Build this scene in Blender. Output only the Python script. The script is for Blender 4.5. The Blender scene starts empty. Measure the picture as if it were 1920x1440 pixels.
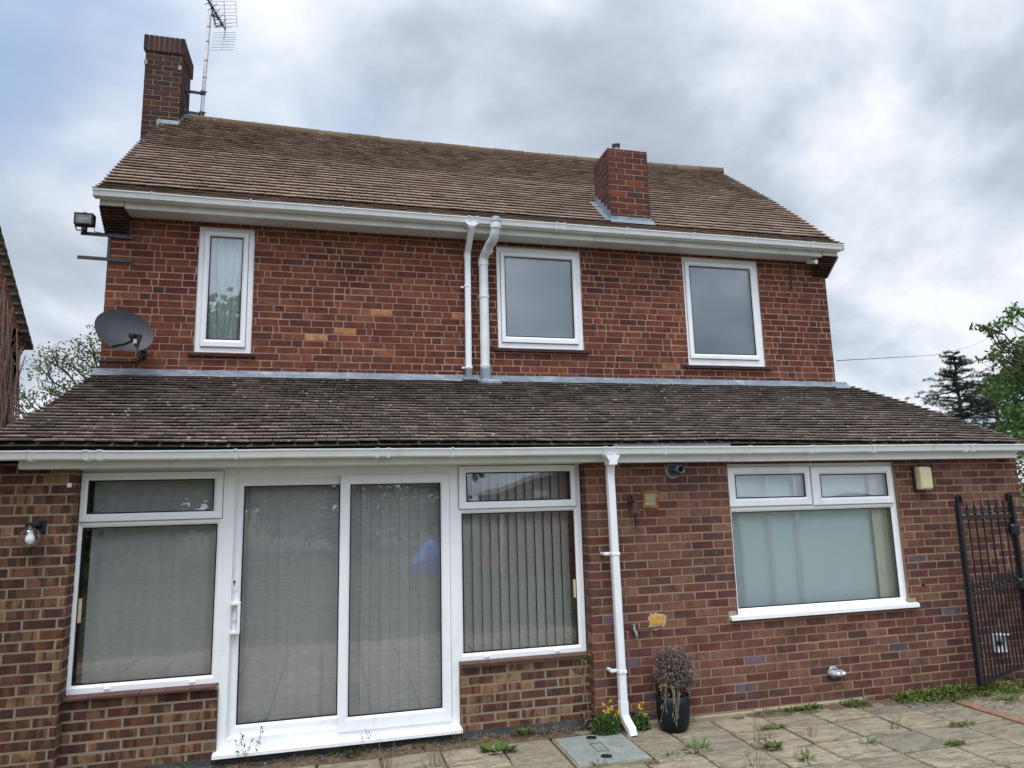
import bpy, math, random
from mathutils import Vector, Matrix, noise as mnoise

# ------------------------------------------------------------------ camera, sky, sun, exposure
S = bpy.context.scene
C = S.collection
R = math.radians
cam = bpy.data.objects.new('camera', bpy.data.cameras.new('camera'))
C.objects.link(cam)
YAW, PITCH, ROLL = R(14.364), R(9.418), R(-1.491)
fw = Vector((math.sin(YAW)*math.cos(PITCH), math.cos(YAW)*math.cos(PITCH), math.sin(PITCH)))
rt0 = Vector((math.cos(YAW), -math.sin(YAW), 0)); up0 = rt0.cross(fw)
rt = rt0*math.cos(ROLL) + up0*math.sin(ROLL); up = up0*math.cos(ROLL) - rt0*math.sin(ROLL)
cam.matrix_world = Matrix(((rt.x, up.x, -fw.x, 0), (rt.y, up.y, -fw.y, -6.03), (rt.z, up.z, -fw.z, 1.95), (0, 0, 0, 1)))
cam.data.sensor_width = 36; cam.data.lens = 36*1319/1920
cam.data.clip_start = 0.05; cam.data.clip_end = 3000
S.camera = cam

SUN_EL, SUN_AZ = R(65), R(205)          # azimuth clockwise from +Y: behind the camera, a little to its left
W = bpy.data.worlds.new('World'); S.world = W; W.use_nodes = True
nt = W.node_tree; nt.nodes.clear()
def wn(t, **k):
    n = nt.nodes.new(t)
    for a, b in k.items(): setattr(n, a, b)
    return n
L = nt.links.new
def wmath(op, a, b=None, c=None, clamp=False):
    n = wn('ShaderNodeMath', operation=op, use_clamp=clamp)
    for i, v in enumerate((a, b, c)):
        if v is None: continue
        if isinstance(v, (int, float)): n.inputs[i].default_value = v
        else: L(v, n.inputs[i])
    return n.outputs[0]
sky = wn('ShaderNodeTexSky', sky_type='NISHITA', sun_disc=False, sun_elevation=SUN_EL, sun_rotation=SUN_AZ)
tc = wn('ShaderNodeTexCoord')
sep = wn('ShaderNodeSeparateXYZ'); L(tc.outputs['Generated'], sep.inputs[0])
zz = wmath('MAXIMUM', sep.outputs[2], 0.0)
den = wmath('ADD', zz, 0.50)
cx = wmath('DIVIDE', sep.outputs[0], den); cy = wmath('DIVIDE', sep.outputs[1], den)
cmb = wn('ShaderNodeCombineXYZ'); L(cx, cmb.inputs[0]); L(cy, cmb.inputs[1])
def cloud_noise(scale, off, detail, rough, dist):
    mp = wn('ShaderNodeMapping'); L(cmb.outputs[0], mp.inputs[0]); mp.inputs['Location'].default_value = off
    n = wn('ShaderNodeTexNoise'); L(mp.outputs[0], n.inputs['Vector'])
    n.inputs['Scale'].default_value = scale; n.inputs['Detail'].default_value = detail
    n.inputs['Roughness'].default_value = rough; n.inputs['Distortion'].default_value = dist
    return n.outputs['Fac']
def wramp(f, stops):
    n = wn('ShaderNodeValToRGB'); L(f, n.inputs[0])
    e = n.color_ramp.elements
    while len(e) < len(stops): e.new(0.5)
    for i, (p, c) in enumerate(stops): e[i].position = p; e[i].color = (*c, 1)
    return n.outputs[0]
shade = cloud_noise(2.3, (-7.5, -1.2, 0), 7, .54, .25)
glo = wn('ShaderNodeVectorMath', operation='DOT_PRODUCT'); L(tc.outputs['Generated'], glo.inputs[0]); glo.inputs[1].default_value = (.66, .71, .235)
gl_ = wn('ShaderNodeMapRange', interpolation_type='SMOOTHSTEP'); L(glo.outputs['Value'], gl_.inputs[0])      # thinner, brighter cloud low on the right
for k_, v_ in enumerate((.955, 1.0, 0., .07)): gl_.inputs[k_+1].default_value = v_
shade = wmath('ADD', shade, gl_.outputs[0])
cover = cloud_noise(1.3, (9.6, -5.1, 0), 5, .52, .2)
gap = wn('ShaderNodeVectorMath', operation='DOT_PRODUCT'); L(tc.outputs['Generated'], gap.inputs[0]); gap.inputs[1].default_value = (-.26, .70, .66)
gm = wn('ShaderNodeMapRange', interpolation_type='SMOOTHSTEP'); L(gap.outputs['Value'], gm.inputs[0])      # the cloud thins out towards the upper left
for k_, v_ in enumerate((.86, 1.0, 0., .11)): gm.inputs[k_+1].default_value = v_
cover = wmath('SUBTRACT', cover, gm.outputs[0])
ccol = wramp(shade, [(0.37, (3.0, 3.45, 4.15)), (0.47, (3.9, 4.4, 5.15)), (0.545, (5.2, 5.65, 6.35)), (0.63, (6.9, 7.1, 7.5))])
bl = wramp(shade, [(0.3, (2.5, 3.5, 5.5)), (0.7, (3.8, 4.8, 6.4))])
blue = wn('ShaderNodeMixRGB'); blue.inputs[0].default_value = .75; L(sky.outputs[0], blue.inputs[1]); L(bl, blue.inputs[2])
cf = wramp(cover, [(0.30, (0.1,)*3), (0.45, (1, 1, 1))])
mixc = wn('ShaderNodeMixRGB'); L(cf, mixc.inputs[0]); L(blue.outputs[0], mixc.inputs[1]); L(ccol, mixc.inputs[2])
# overcast sky: brighter overhead and towards the hidden sun
hid = wn('ShaderNodeVectorMath', operation='DOT_PRODUCT'); L(tc.outputs['Generated'], hid.inputs[0]); hid.inputs[1].default_value = (-.21, -.46, .86)
zb = wmath('MULTIPLY_ADD', wmath('POWER', wmath('MAXIMUM', hid.outputs['Value'], 0.0), 2.0), 2.4, 1.0)
mul = wn('ShaderNodeVectorMath', operation='SCALE'); L(mixc.outputs[0], mul.inputs[0]); L(zb, mul.inputs['Scale'])
bg = wn('ShaderNodeBackground'); bg.inputs[1].default_value = 0.1; L(mul.outputs[0], bg.inputs[0])
out = wn('ShaderNodeOutputWorld'); L(bg.outputs[0], out.inputs[0])

sl = bpy.data.lights.new('sun', 'SUN'); sl.energy = 1.5; sl.angle = R(26); sl.color = (1, .96, .9)
so = bpy.data.objects.new('sun', sl); C.objects.link(so)
sd = Vector((math.sin(SUN_AZ)*math.cos(SUN_EL), math.cos(SUN_AZ)*math.cos(SUN_EL), math.sin(SUN_EL)))
so.rotation_euler = sd.to_track_quat('Z', 'Y').to_euler(); so.location = (0, -10, 20)
vs = S.view_settings; vs.view_transform = 'Standard'; vs.look = 'None'; vs.exposure = 0.5; vs.gamma = 1; vs.use_curve_mapping = False

# ------------------------------------------------------------------ materials
def lin(h):
    v = [int(h[i:i+2], 16)/255 for i in (0, 2, 4)]
    return tuple(x/12.92 if x <= .04045 else ((x+.055)/1.055)**2.4 for x in v)
class NM:
    """small helper round a node material"""
    def __init__(s, name):
        s.m = bpy.data.materials.new(name); s.m.use_nodes = True; s.t = s.m.node_tree; s.t.nodes.clear()
        s.out = s.n('ShaderNodeOutputMaterial')
        s.co = s.n('ShaderNodeTexCoord').outputs['Object']
    def n(s, t, **k):
        x = s.t.nodes.new(t)
        for a, b in k.items(): setattr(x, a, b)
        return x
    def put(s, sock, v):
        if isinstance(v, bpy.types.NodeSocket): s.t.links.new(v, sock)
        elif isinstance(v, (tuple, list)): sock.default_value = (*v, 1) if len(v) == 3 and sock.type == 'RGBA' else v
        else: sock.default_value = v
    def math(s, op, a, b=0.0, clamp=False):
        x = s.n('ShaderNodeMath', operation=op, use_clamp=clamp); s.put(x.inputs[0], a); s.put(x.inputs[1], b); return x.outputs[0]
    def noise(s, scale, detail=4, rough=.55, vec=None, dist=0., stretch=None):
        v = vec or s.co
        if stretch:
            mp = s.n('ShaderNodeMapping'); s.put(mp.inputs[0], v); mp.inputs['Scale'].default_value = stretch; v = mp.outputs[0]
        x = s.n('ShaderNodeTexNoise'); s.put(x.inputs['Vector'], v); s.put(x.inputs['Scale'], scale)
        s.put(x.inputs['Detail'], detail); s.put(x.inputs['Roughness'], rough); s.put(x.inputs['Distortion'], dist)
        return x.outputs['Fac']
    def ramp(s, f, stops, interp='LINEAR'):
        x = s.n('ShaderNodeValToRGB'); s.put(x.inputs[0], f); x.color_ramp.interpolation = interp
        e = x.color_ramp.elements
        while len(e) < len(stops): e.new(.5)
        for i, (p, c) in enumerate(stops):
            e[i].position = p; c = c if isinstance(c, tuple) else (c,)*3; e[i].color = (*c, 1)
        return x.outputs[0]
    def mix(s, f, a, b, mode='MIX'):
        x = s.n('ShaderNodeMixRGB', blend_type=mode); s.put(x.inputs[0], f); s.put(x.inputs[1], a); s.put(x.inputs[2], b); return x.outputs[0]
    def island(s): return s.n('ShaderNodeNewGeometry').outputs['Random Per Island']
    def islvec(s, k=37.):
        x = s.n('ShaderNodeVectorMath', operation='MULTIPLY_ADD'); i = s.island()
        c = s.n('ShaderNodeCombineXYZ'); s.put(c.inputs[0], i); s.put(c.inputs[1], s.math('MULTIPLY', i, 7.3)); s.put(c.inputs[2], s.math('MULTIPLY', i, 3.1))
        s.put(x.inputs[0], c.outputs[0]); x.inputs[1].default_value = (k, k, k); s.put(x.inputs[2], s.co); return x.outputs[0]
    def fin(s, col, rough=.8, bump=None, bstr=.3, bdist=.004, metal=0., spec=.4, alpha=None, sheen=None):
        p = s.n('ShaderNodeBsdfPrincipled'); s.put(p.inputs['Base Color'], col); s.put(p.inputs['Roughness'], rough)
        s.put(p.inputs['Metallic'], metal); s.put(p.inputs['Specular IOR Level'], spec)
        if bump is not None:
            b = s.n('ShaderNodeBump'); s.put(b.inputs['Height'], bump); b.inputs['Strength'].default_value = bstr; b.inputs['Distance'].default_value = bdist
            s.put(p.inputs['Normal'], b.outputs[0])
        s.t.links.new(p.outputs[0], s.out.inputs[0]); s.p = p
        return s.m
def brick_mat(name, cols, mott=.35, band=None, smear=None, smear_at=.62):
    k = NM(name); n = len(cols)
    base = k.ramp(k.island(), [(i/n, c) for i, c in enumerate(cols)], 'CONSTANT')
    iv = k.islvec()
    v = k.noise(14, 5, .6, iv)
    col = k.mix(k.math('MULTIPLY', k.ramp(v, [(.35, 0.), (.65, 1.)]), mott), base, k.mix(1, base, (.52, .48, .50), 'MULTIPLY'))
    if band:
        b = k.noise(1.0, 2, .5, iv, 0, (16, 1, 3))
        col = k.mix(k.math('MULTIPLY', k.ramp(b, [(.50, 0.), (.56, 1.)]), band), col, (.042, .020, .018))
    st = k.noise(1., 3, .6, iv, .2, (30, 1, 7)); col = k.mix(.5, col, k.mix(1, col, k.ramp(st, [(.3, .6), (.7, 1.35)]), 'MULTIPLY'))
    hu = k.noise(5, 3, .6, iv); col = k.mix(k.math('MULTIPLY', k.ramp(hu, [(.52, 0.), (.62, 1.)]), .45), col, (.05, .03, .032))
    f = k.noise(180, 3, .6)
    col = k.mix(.35, col, k.mix(1, col, k.ramp(f, [(.3, .55), (.7, 1.45)]), 'MULTIPLY'))
    if smear:
        sm = k.noise(7, 6, .7, None, .6)
        col = k.mix(k.math('MULTIPLY', k.ramp(sm, [(smear_at, 0.), (smear_at+.12, 1.)]), .55), col, smear)
    big = k.noise(.9, 4, .6)
    col = k.mix(1, col, k.ramp(big, [(.3, .72), (.7, 1.22)]), 'MULTIPLY')
    col = k.mix(1, col, k.ramp(k.noise(3.2, 4, .65), [(.3, .82), (.7, 1.15)]), 'MULTIPLY')
    return k.fin(col, .88, k.math('ADD', f, v), .35, .004, spec=.25)
def mortar_mat(name, col, var=.35):
    k = NM(name)
    c = k.mix(k.ramp(k.noise(3, 6, .65), [(.35, 0.), (.7, 1.)]), col, tuple(x*(1-var) for x in col))
    f = k.noise(120, 4, .6)
    c = k.mix(.4, c, k.mix(1, c, k.ramp(f, [(.3, .6), (.7, 1.35)]), 'MULTIPLY'))
    return k.fin(c, .95, f, .4, .004, spec=.15)
def tile_mat(name, cols, lich, lich_amt, moss, edge=None):
    k = NM(name); n = len(cols)
    base = k.ramp(k.island(), [(i/(n-1), c) for i, c in enumerate(cols)])
    iv = k.islvec()
    big = k.noise(.8, 5, .6)
    c = k.mix(1, base, k.ramp(big, [(.3, .84), (.7, 1.13)]), 'MULTIPLY')
    c = k.mix(k.math('MULTIPLY', k.ramp(k.noise(22, 5, .65, iv), [(.45, 0.), (.7, 1.)]), .35), c, k.mix(1, c, (.5, .48, .46), 'MULTIPLY'))
    c = k.mix(k.math('MULTIPLY', k.ramp(k.noise(2.2, 5, .7), [(.52, 0.), (.68, 1.)]), moss[1]), c, moss[0])
    vo = k.n('ShaderNodeTexVoronoi'); vo.inputs['Scale'].default_value = 13.; k.put(vo.inputs['Vector'], k.co)
    sp = k.math('ADD', vo.outputs['Distance'], k.math('MULTIPLY', k.noise(45, 3, .6), .35))
    reg = k.ramp(k.noise(1.7, 4, .6), [(.32, .1), (.56, 1.)])
    spm = k.math('MULTIPLY', k.ramp(sp, [(.31, 1.), (.37, 0.)]), k.math('MULTIPLY', reg, lich_amt))
    c = k.mix(spm, c, lich)
    c = k.mix(k.math('MULTIPLY', k.ramp(k.noise(60, 4, .7), [(.6, 0.), (.72, 1.)]), lich_amt*.55), c, lich)
    f = k.noise(150, 3, .6)
    return k.fin(c, .9, f, .5, .004, spec=.2)
def plain(name, col, rough=.6, metal=0., var=.12, nscale=6., spec=.4, bump=None, dirt=None, dirt_at=.58, bd=.003):
    k = NM(name); f = k.noise(nscale, 5, .6)
    c = k.mix(k.ramp(f, [(.3, 0.), (.7, 1.)]), tuple(x*(1-var) for x in col), tuple(min(1, x*(1+var)) for x in col))
    if dirt: c = k.mix(k.math('MULTIPLY', k.ramp(k.noise(nscale*.8, 6, .7, None, .4, (1, 1, .6)), [(dirt_at, 0.), (dirt_at+.18, 1.)]), .6), c, dirt)
    return k.fin(c, rough, k.noise(bump, 3, .6) if bump else None, .35, bd, metal, spec)

M = {}
M['brick_red'] = brick_mat('red_brick', [lin('6e3d2e'), lin('62352a'), lin('76432f'), lin('5e322a'), lin('6a3a2d'), lin('5a322c'), lin('6f3f31'), lin('784a39'), lin('64392d'), lin('704031'), lin('683a2c'), lin('53312b'), lin('6c3d2f'), lin('724434'), lin('60352c'), lin('744234')], .45)
M['mortar_pink'] = mortar_mat('buff_mortar', lin('a58673'), .3)
M['brick_orange'] = brick_mat('orange_brick', [lin('a8754c'), lin('9c6a4a'), lin('b08660'), lin('86523a')], .25)
M['brick_brown'] = brick_mat('brown_brick', [lin('6c4539'), lin('745045'), lin('60403a'), lin('7b5647'), lin('5a3e3b'), lin('694a3e'), lin('643a32'), lin('765345'), lin('6d463d'), lin('5e3a37'), lin('704d40'), lin('66403a'), lin('7f5b4b')], .4, None, lin('a08b74'), .66)
M['mortar_brown'] = mortar_mat('brown_mortar', lin('98816c'), .3)
M['brick_multi'] = brick_mat('mottled_brick', [lin('674231'), lin('765241'), lin('56392f'), lin('825f49'), lin('6a4b3d'), lin('704e3b'), lin('60412f'), lin('87694d'), lin('65463a'), lin('5f3e33')], .35, .75, lin('a08b74'), .66)
M['mortar_grey'] = mortar_mat('grey_mortar', lin('8f836f'), .3)
M['brick_dark'] = brick_mat('dark_brick', [lin('453029'), lin('3a2725'), lin('4f342d'), lin('40302c'), lin('513730'), lin('372628')], .5)  # darker brown brick tones for the tall chimney and the corbels
M['brick_stack'] = brick_mat('stack_brick', [lin('56302a'), lin('4a2d2a'), lin('5e3429'), lin('50302c'), lin('643728'), lin('482f2d'), lin('59322b')], .5)
M['brick_rust'] = brick_mat('rust_red_brick', [lin('74392a'), lin('6a3529')], .45)
M['brick_yellow'] = plain('yellow_brick', lin('b98a3c'), .85, var=.22, nscale=30, bump=80)
M['mortar_patch'] = mortar_mat('patch_mortar', lin('b5a283'), .2)
M['brick_blue'] = brick_mat('bluish_brick', [lin('6a5a62'), lin('63545c')], .4)
M['tile_tan'] = tile_mat('tan_clay_tile', [lin('826f62'), lin('8b786b'), lin('7c6a5e'), lin('917e70'), lin('867366'), lin('756459')], lin('b7ab98'), .25, (lin('5f5443'), .22))
M['tile_dark'] = tile_mat('dark_concrete_tile', [lin('766a65'), lin('82756e'), lin('6a5d59'), lin('8b7e76'), lin('70635f')], lin('d4cdbf'), 1.0, (lin('6a6152'), .5))
M['ridge'] = tile_mat('ridge_tile_clay', [lin('76634f'), lin('6a5642'), lin('83715b')], lin('b9b19c'), .5, (lin('6e6843'), .6))
M['felt'] = plain('black_felt', (.012, .012, .014), .8)
M['upvc'] = plain('white_upvc', (.80, .82, .84), .32, var=.02, dirt=(.52, .54, .47), dirt_at=.58)
M['upvc_old'] = plain('weathered_white_upvc', (.64, .67, .63), .4, var=.07, dirt=(.33, .36, .27), dirt_at=.55)
M['gutter'] = plain('grimy_white_gutter', (.76, .79, .79), .35, var=.05, nscale=7, dirt=(.30, .32, .27), dirt_at=.60)
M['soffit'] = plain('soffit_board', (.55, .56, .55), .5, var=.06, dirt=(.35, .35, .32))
M['gasket'] = plain('black_gasket', (.006, .006, .007), .5)
M['lead'] = plain('grey_lead', (.19, .225, .26), .55, .25, .25, 5, dirt=(.42, .45, .47), dirt_at=.5, bump=30)
M['pipe'] = plain('white_pipe', (.74, .77, .79), .35, var=.04, nscale=4)
M['soilpipe'] = plain('grey_white_soil_pipe', (.68, .72, .73), .45, var=.12, nscale=5, dirt=(.40, .44, .45), dirt_at=.5)
M['black'] = plain('black_paint', (.012, .014, .018), .42, var=.2)
M['bracket'] = plain('dark_grey_steel', (.055, .06, .075), .5, .3, .2)
M['iron'] = plain('black_iron', (.012, .014, .02), .4, .2, .25, 30, dirt=(.07, .04, .025), dirt_at=.62)
M['alu'] = plain('grey_aluminium', (.42, .44, .5), .42, .7, .1)
M['mast'] = plain('weathered_mast', (.56, .54, .56), .5, .3, .15, 10)
M['dish'] = plain('charcoal_dish', (.022, .026, .034), .55, .0, .15, 4, dirt=(.045, .05, .06), dirt_at=.5)
M['dishback'] = plain('pale_dish_rim', (.42, .43, .45), .5)
M['plinth'] = plain('slate_plinth', (.055, .055, .062), .6, .0, .4, 9, dirt=(.14, .12, .10), dirt_at=.55)
M['quarry'] = plain('quarry_tile', lin('553833'), .55, var=.3, nscale=10)
M['rust'] = plain('rusty_iron', lin('7a4c26'), .8, .1, .45, 25, dirt=lin('c9a468'), dirt_at=.5, bump=60)
M['rustdark'] = plain('rusted_bell_iron', lin('4a2f28'), .8, .3, .4, 30, bump=80)
M['brass'] = plain('tarnished_brass', lin('7d8078'), .4, .7, .3, 30)
M['yellowed'] = plain('yellowed_plastic', lin('c2b894'), .4, var=.12, nscale=12, dirt=lin('a69a72'))
M['grey_plastic'] = plain('grey_plastic', lin('7d8387'), .45, var=.15, nscale=14)
M['flue'] = plain('dark_grey_plastic', (.07, .08, .095), .4, var=.2)
M['silver'] = plain('silver_plastic', lin('888e94'), .4, .1, .1)
M['galv'] = plain('galvanised_steel', lin('858c87'), .6, .05, .2, 9, dirt=lin('5f6461'), dirt_at=.5, bump=140, bd=.006)
M['pot'] = plain('dark_blue_plastic', (.006, .008, .013), .55, var=.3, spec=.3)
M['deadleaf'] = None
M['soil'] = plain('soil', lin('5a4a3b'), .95, var=.5, nscale=30, bump=60, dirt=lin('7c6b56'), bd=.02)
M['concrete'] = plain('old_concrete', lin('8f866f'), .9, var=.25, nscale=12, bump=90, dirt=lin('6a644f'))
M['cable'] = plain('black_cable', (.01, .01, .012), .5)
M['beige'] = plain('beige_curtain', lin('efe8d4'), .9, var=.06)
M['blue_sheet'] = plain('blue_sheet', lin('3f78c8'), .5, var=.2)
M['copper'] = plain('dull_copper', lin('5e4a40'), .6, .3, .3, 30)
M['lens'] = plain('dull_lamp_glass', (.16, .18, .17), .2, var=.3, nscale=20)

def glass_mat(name, f0=.09, tint=(.965, .975, .975)):
    k = NM(name)
    tr = k.n('ShaderNodeBsdfTransparent'); k.put(tr.inputs[0], tint)
    gl = k.n('ShaderNodeBsdfGlossy'); k.put(gl.inputs['Roughness'], 0.0); k.put(gl.inputs[0], (.95, .97, 1.))
    wv = k.n('ShaderNodeBump'); k.put(wv.inputs['Height'], k.noise(1.3, 2, .5)); wv.inputs['Strength'].default_value = .05; wv.inputs['Distance'].default_value = .05
    k.put(gl.inputs['Normal'], wv.outputs[0])
    fr = k.n('ShaderNodeLayerWeight'); fr.inputs['Blend'].default_value = .28
    f = k.math('ADD', k.math('MULTIPLY', fr.outputs['Fresnel'], .8), f0, True)
    mx = k.n('ShaderNodeMixShader'); k.put(mx.inputs[0], f)
    k.t.links.new(tr.outputs[0], mx.inputs[1]); k.t.links.new(gl.outputs[0], mx.inputs[2]); k.t.links.new(mx.outputs[0], k.out.inputs[0])
    return k.m
M['glass'] = glass_mat('window_glass')
M['bulbglass'] = glass_mat('clear_globe_glass', .03)

def fabric(name, col, fine=220, stretch=(1, 1, 6), amt=.35):
    k = NM(name); f = k.noise(fine, 3, .6, None, 0, stretch)
    w = k.noise(40, 4, .6, None, .5, (.35, 1, 2.5))
    c = k.mix(1, col, k.ramp(f, [(.3, 1-amt), (.7, 1+amt)]), 'MULTIPLY')
    c = k.mix(1, c, k.ramp(w, [(.3, 1-amt*.35), (.7, 1+amt*.35)]), 'MULTIPLY')
    c = k.mix(.5, c, k.mix(1, c, k.ramp(k.island(), [(0., .88), (1., 1.06)]), 'MULTIPLY'))
    return k.fin(c, .9, spec=.1)
M['slat'] = fabric('grey_blind_fabric', lin('cccac7'))
M['frost'] = plain('pale_grey_blind', lin('586168'), .9, var=.02, nscale=2)
M['voile'] = fabric('pale_green_white_fabric', lin('ecfafa'), 150, (1, 1, .2), .03)
M['net'] = fabric('white_net_curtain', lin('dfe6e2'), 150, (1, 1, .2), .08)

def leaf_mat(name, cols, transl=.35, rough=.55):
    k = NM(name); n = len(cols)
    c = k.ramp(k.island(), [(i/(n-1), x) for i, x in enumerate(cols)])
    c = k.mix(1, c, k.ramp(k.noise(1.1, 3, .6), [(.3, .75), (.7, 1.25)]), 'MULTIPLY')
    p = k.n('ShaderNodeBsdfPrincipled'); k.put(p.inputs['Base Color'], c); k.put(p.inputs['Roughness'], rough); k.put(p.inputs['Specular IOR Level'], .3)
    t = k.n('ShaderNodeBsdfTranslucent'); k.put(t.inputs[0], c)
    mx = k.n('ShaderNodeMixShader'); mx.inputs[0].default_value = transl
    k.t.links.new(p.outputs[0], mx.inputs[1]); k.t.links.new(t.outputs[0], mx.inputs[2]); k.t.links.new(mx.outputs[0], k.out.inputs[0])
    return k.m
M['leaf_maple'] = leaf_mat('maple_leaves', [(.035, .075, .018), (.07, .13, .03), (.10, .17, .04), (.05, .10, .025)])
M['leaf_cedar'] = leaf_mat('cedar_needles', [(.018, .035, .022), (.03, .05, .032), (.022, .042, .03)], .15)
M['leaf_birch'] = leaf_mat('birch_leaves', [(.10, .13, .045), (.16, .18, .07), (.11, .14, .05)], .3)
M['leaf_bush'] = leaf_mat('bush_leaves', [(.06, .10, .02), (.10, .14, .03), (.05, .08, .02)], .3)
M['leaf_hedge'] = leaf_mat('autumn_hedge_leaves', [(.16, .10, .03), (.09, .12, .03), (.20, .12, .04), (.07, .10, .03)], .3)
M['leaf_weed'] = leaf_mat('weed_leaves', [(.06, .11, .022), (.10, .155, .035), (.08, .12, .028)], .3)
M['leaf_flower'] = leaf_mat('soft_green_leaves', [(.06, .14, .035), (.10, .19, .05), (.13, .21, .06)], .3)
M['moss'] = leaf_mat('yellow_green_moss', [(.12, .15, .03), (.18, .20, .05), (.10, .13, .03)], .2)
M['petal'] = leaf_mat('yellow_petals', [(.75, .55, .03), (.8, .65, .06), (.7, .45, .02)], .3)
M['deadleaf'] = leaf_mat('dry_grey_brown_leaves', [(.13, .10, .09), (.20, .16, .14), (.09, .065, .06), (.24, .20, .17)], .15, .9)
M['redweed'] = leaf_mat('reddish_weed', [(.12, .03, .03), (.18, .07, .05), (.10, .05, .03)], .2)
M['straw'] = leaf_mat('dry_straw', [(.22, .18, .12), (.30, .25, .17), (.17, .13, .08)], .2)
M['bark'] = plain('bark', (.06, .048, .04), .9, var=.4, nscale=20)
M['drybark'] = plain('dry_vine_wood', (.46, .35, .28), .9, var=.4, nscale=20)
M['grass'] = leaf_mat('lawn', [(.05, .09, .02), (.08, .13, .03)], .1, .9)

def slab_mat():
    k = NM('sandstone_slab'); iv = k.islvec(11.)
    base = k.ramp(k.island(), [(0., lin('8d8371')), (.3, lin('a0947d')), (.55, lin('837b6d')), (.8, lin('968b77')), (1., lin('a89b81'))])
    # riven streaks, worn yellow to the left, greyer with lichen to the right
    st = k.noise(5, 6, .65, iv, .8, (1., 3.2, 1))
    c = k.mix(k.ramp(st, [(.45, 0.), (.62, .75)]), base, lin('655e53'))
    sx = k.n('ShaderNodeSeparateXYZ'); k.put(sx.inputs[0], k.co)
    g = k.ramp(k.math('ADD', k.math('MULTIPLY', sx.outputs[0], .12), k.math('MULTIPLY', k.noise(1.2, 4, .6), .6)), [(.55, 0.), (1.0, .75)])
    c = k.mix(g, c, k.mix(1, c, (.68, .70, .72), 'MULTIPLY'))
    c = k.mix(k.math('MULTIPLY', k.ramp(k.noise(28, 5, .7), [(.52, 0.), (.66, 1.)]), .5), c, lin('4e4a43'))
    c = k.mix(k.math('MULTIPLY', k.ramp(k.noise(3.4, 6, .7, None, .5), [(.52, 0.), (.66, 1.)]), .5), c, lin('5d5a50'))
    c = k.mix(k.math('MULTIPLY', k.ramp(k.noise(70, 4, .7), [(.62, 0.), (.7, 1.)]), .4), c, lin('c2bba6'))
    return k.fin(c, .9, k.math('ADD', k.noise(60, 4, .6), k.math('MULTIPLY', st, 1.5)), .5, .008, spec=.2)
M['slab'] = slab_mat()
def ground_mat():
    k = NM('ground_earth'); c = k.ramp(k.noise(.6, 6, .65), [(.35, (.05, .062, .03)), (.6, (.075, .088, .045))])
    c = k.mix(.5, c, k.mix(1, c, k.ramp(k.noise(40, 4, .6), [(.3, .5), (.7, 1.5)]), 'MULTIPLY'))
    return k.fin(c, .95, k.noise(60, 4), .6, .03, spec=.1)
M['ground'] = ground_mat()
def gravel_mat():
    k = NM('gravel'); vo = k.n('ShaderNodeTexVoronoi'); vo.inputs['Scale'].default_value = 38.; k.put(vo.inputs['Vector'], k.co)
    c = k.mix(.75, k.ramp(k.noise(9, 4, .6), [(.3, lin('5f5242')), (.7, lin('8b7c68'))]), k.mix(1, k.ramp(vo.outputs['Color'], [(.2, .45), (.8, 1.2)]), lin('8f8472'), 'MULTIPLY'))
    return k.fin(c, .95, vo.outputs['Distance'], .8, .02, spec=.2)
M['gravel'] = gravel_mat()
def plainbrick():
    k = NM('unseen_brick'); b = k.n('ShaderNodeTexBrick'); sx = k.n('ShaderNodeSeparateXYZ'); k.put(sx.inputs[0], k.co); cb = k.n('ShaderNodeCombineXYZ'); k.put(cb.inputs[0], k.math('ADD', sx.outputs[0], sx.outputs[1])); k.put(cb.inputs[1], sx.outputs[2]); k.put(b.inputs['Vector'], cb.outputs[0])
    k.put(b.inputs['Color1'], lin('a87560')); k.put(b.inputs['Color2'], lin('8f6050')); k.put(b.inputs['Mortar'], lin('a8957f'))
    b.inputs['Scale'].default_value = 1; b.inputs['Brick Width'].default_value = .225; b.inputs['Row Height'].default_value = .075; b.inputs['Mortar Size'].default_value = .006
    return k.fin(b.outputs['Color'], .9, spec=.2)
M['farbrick'] = plainbrick()

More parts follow.
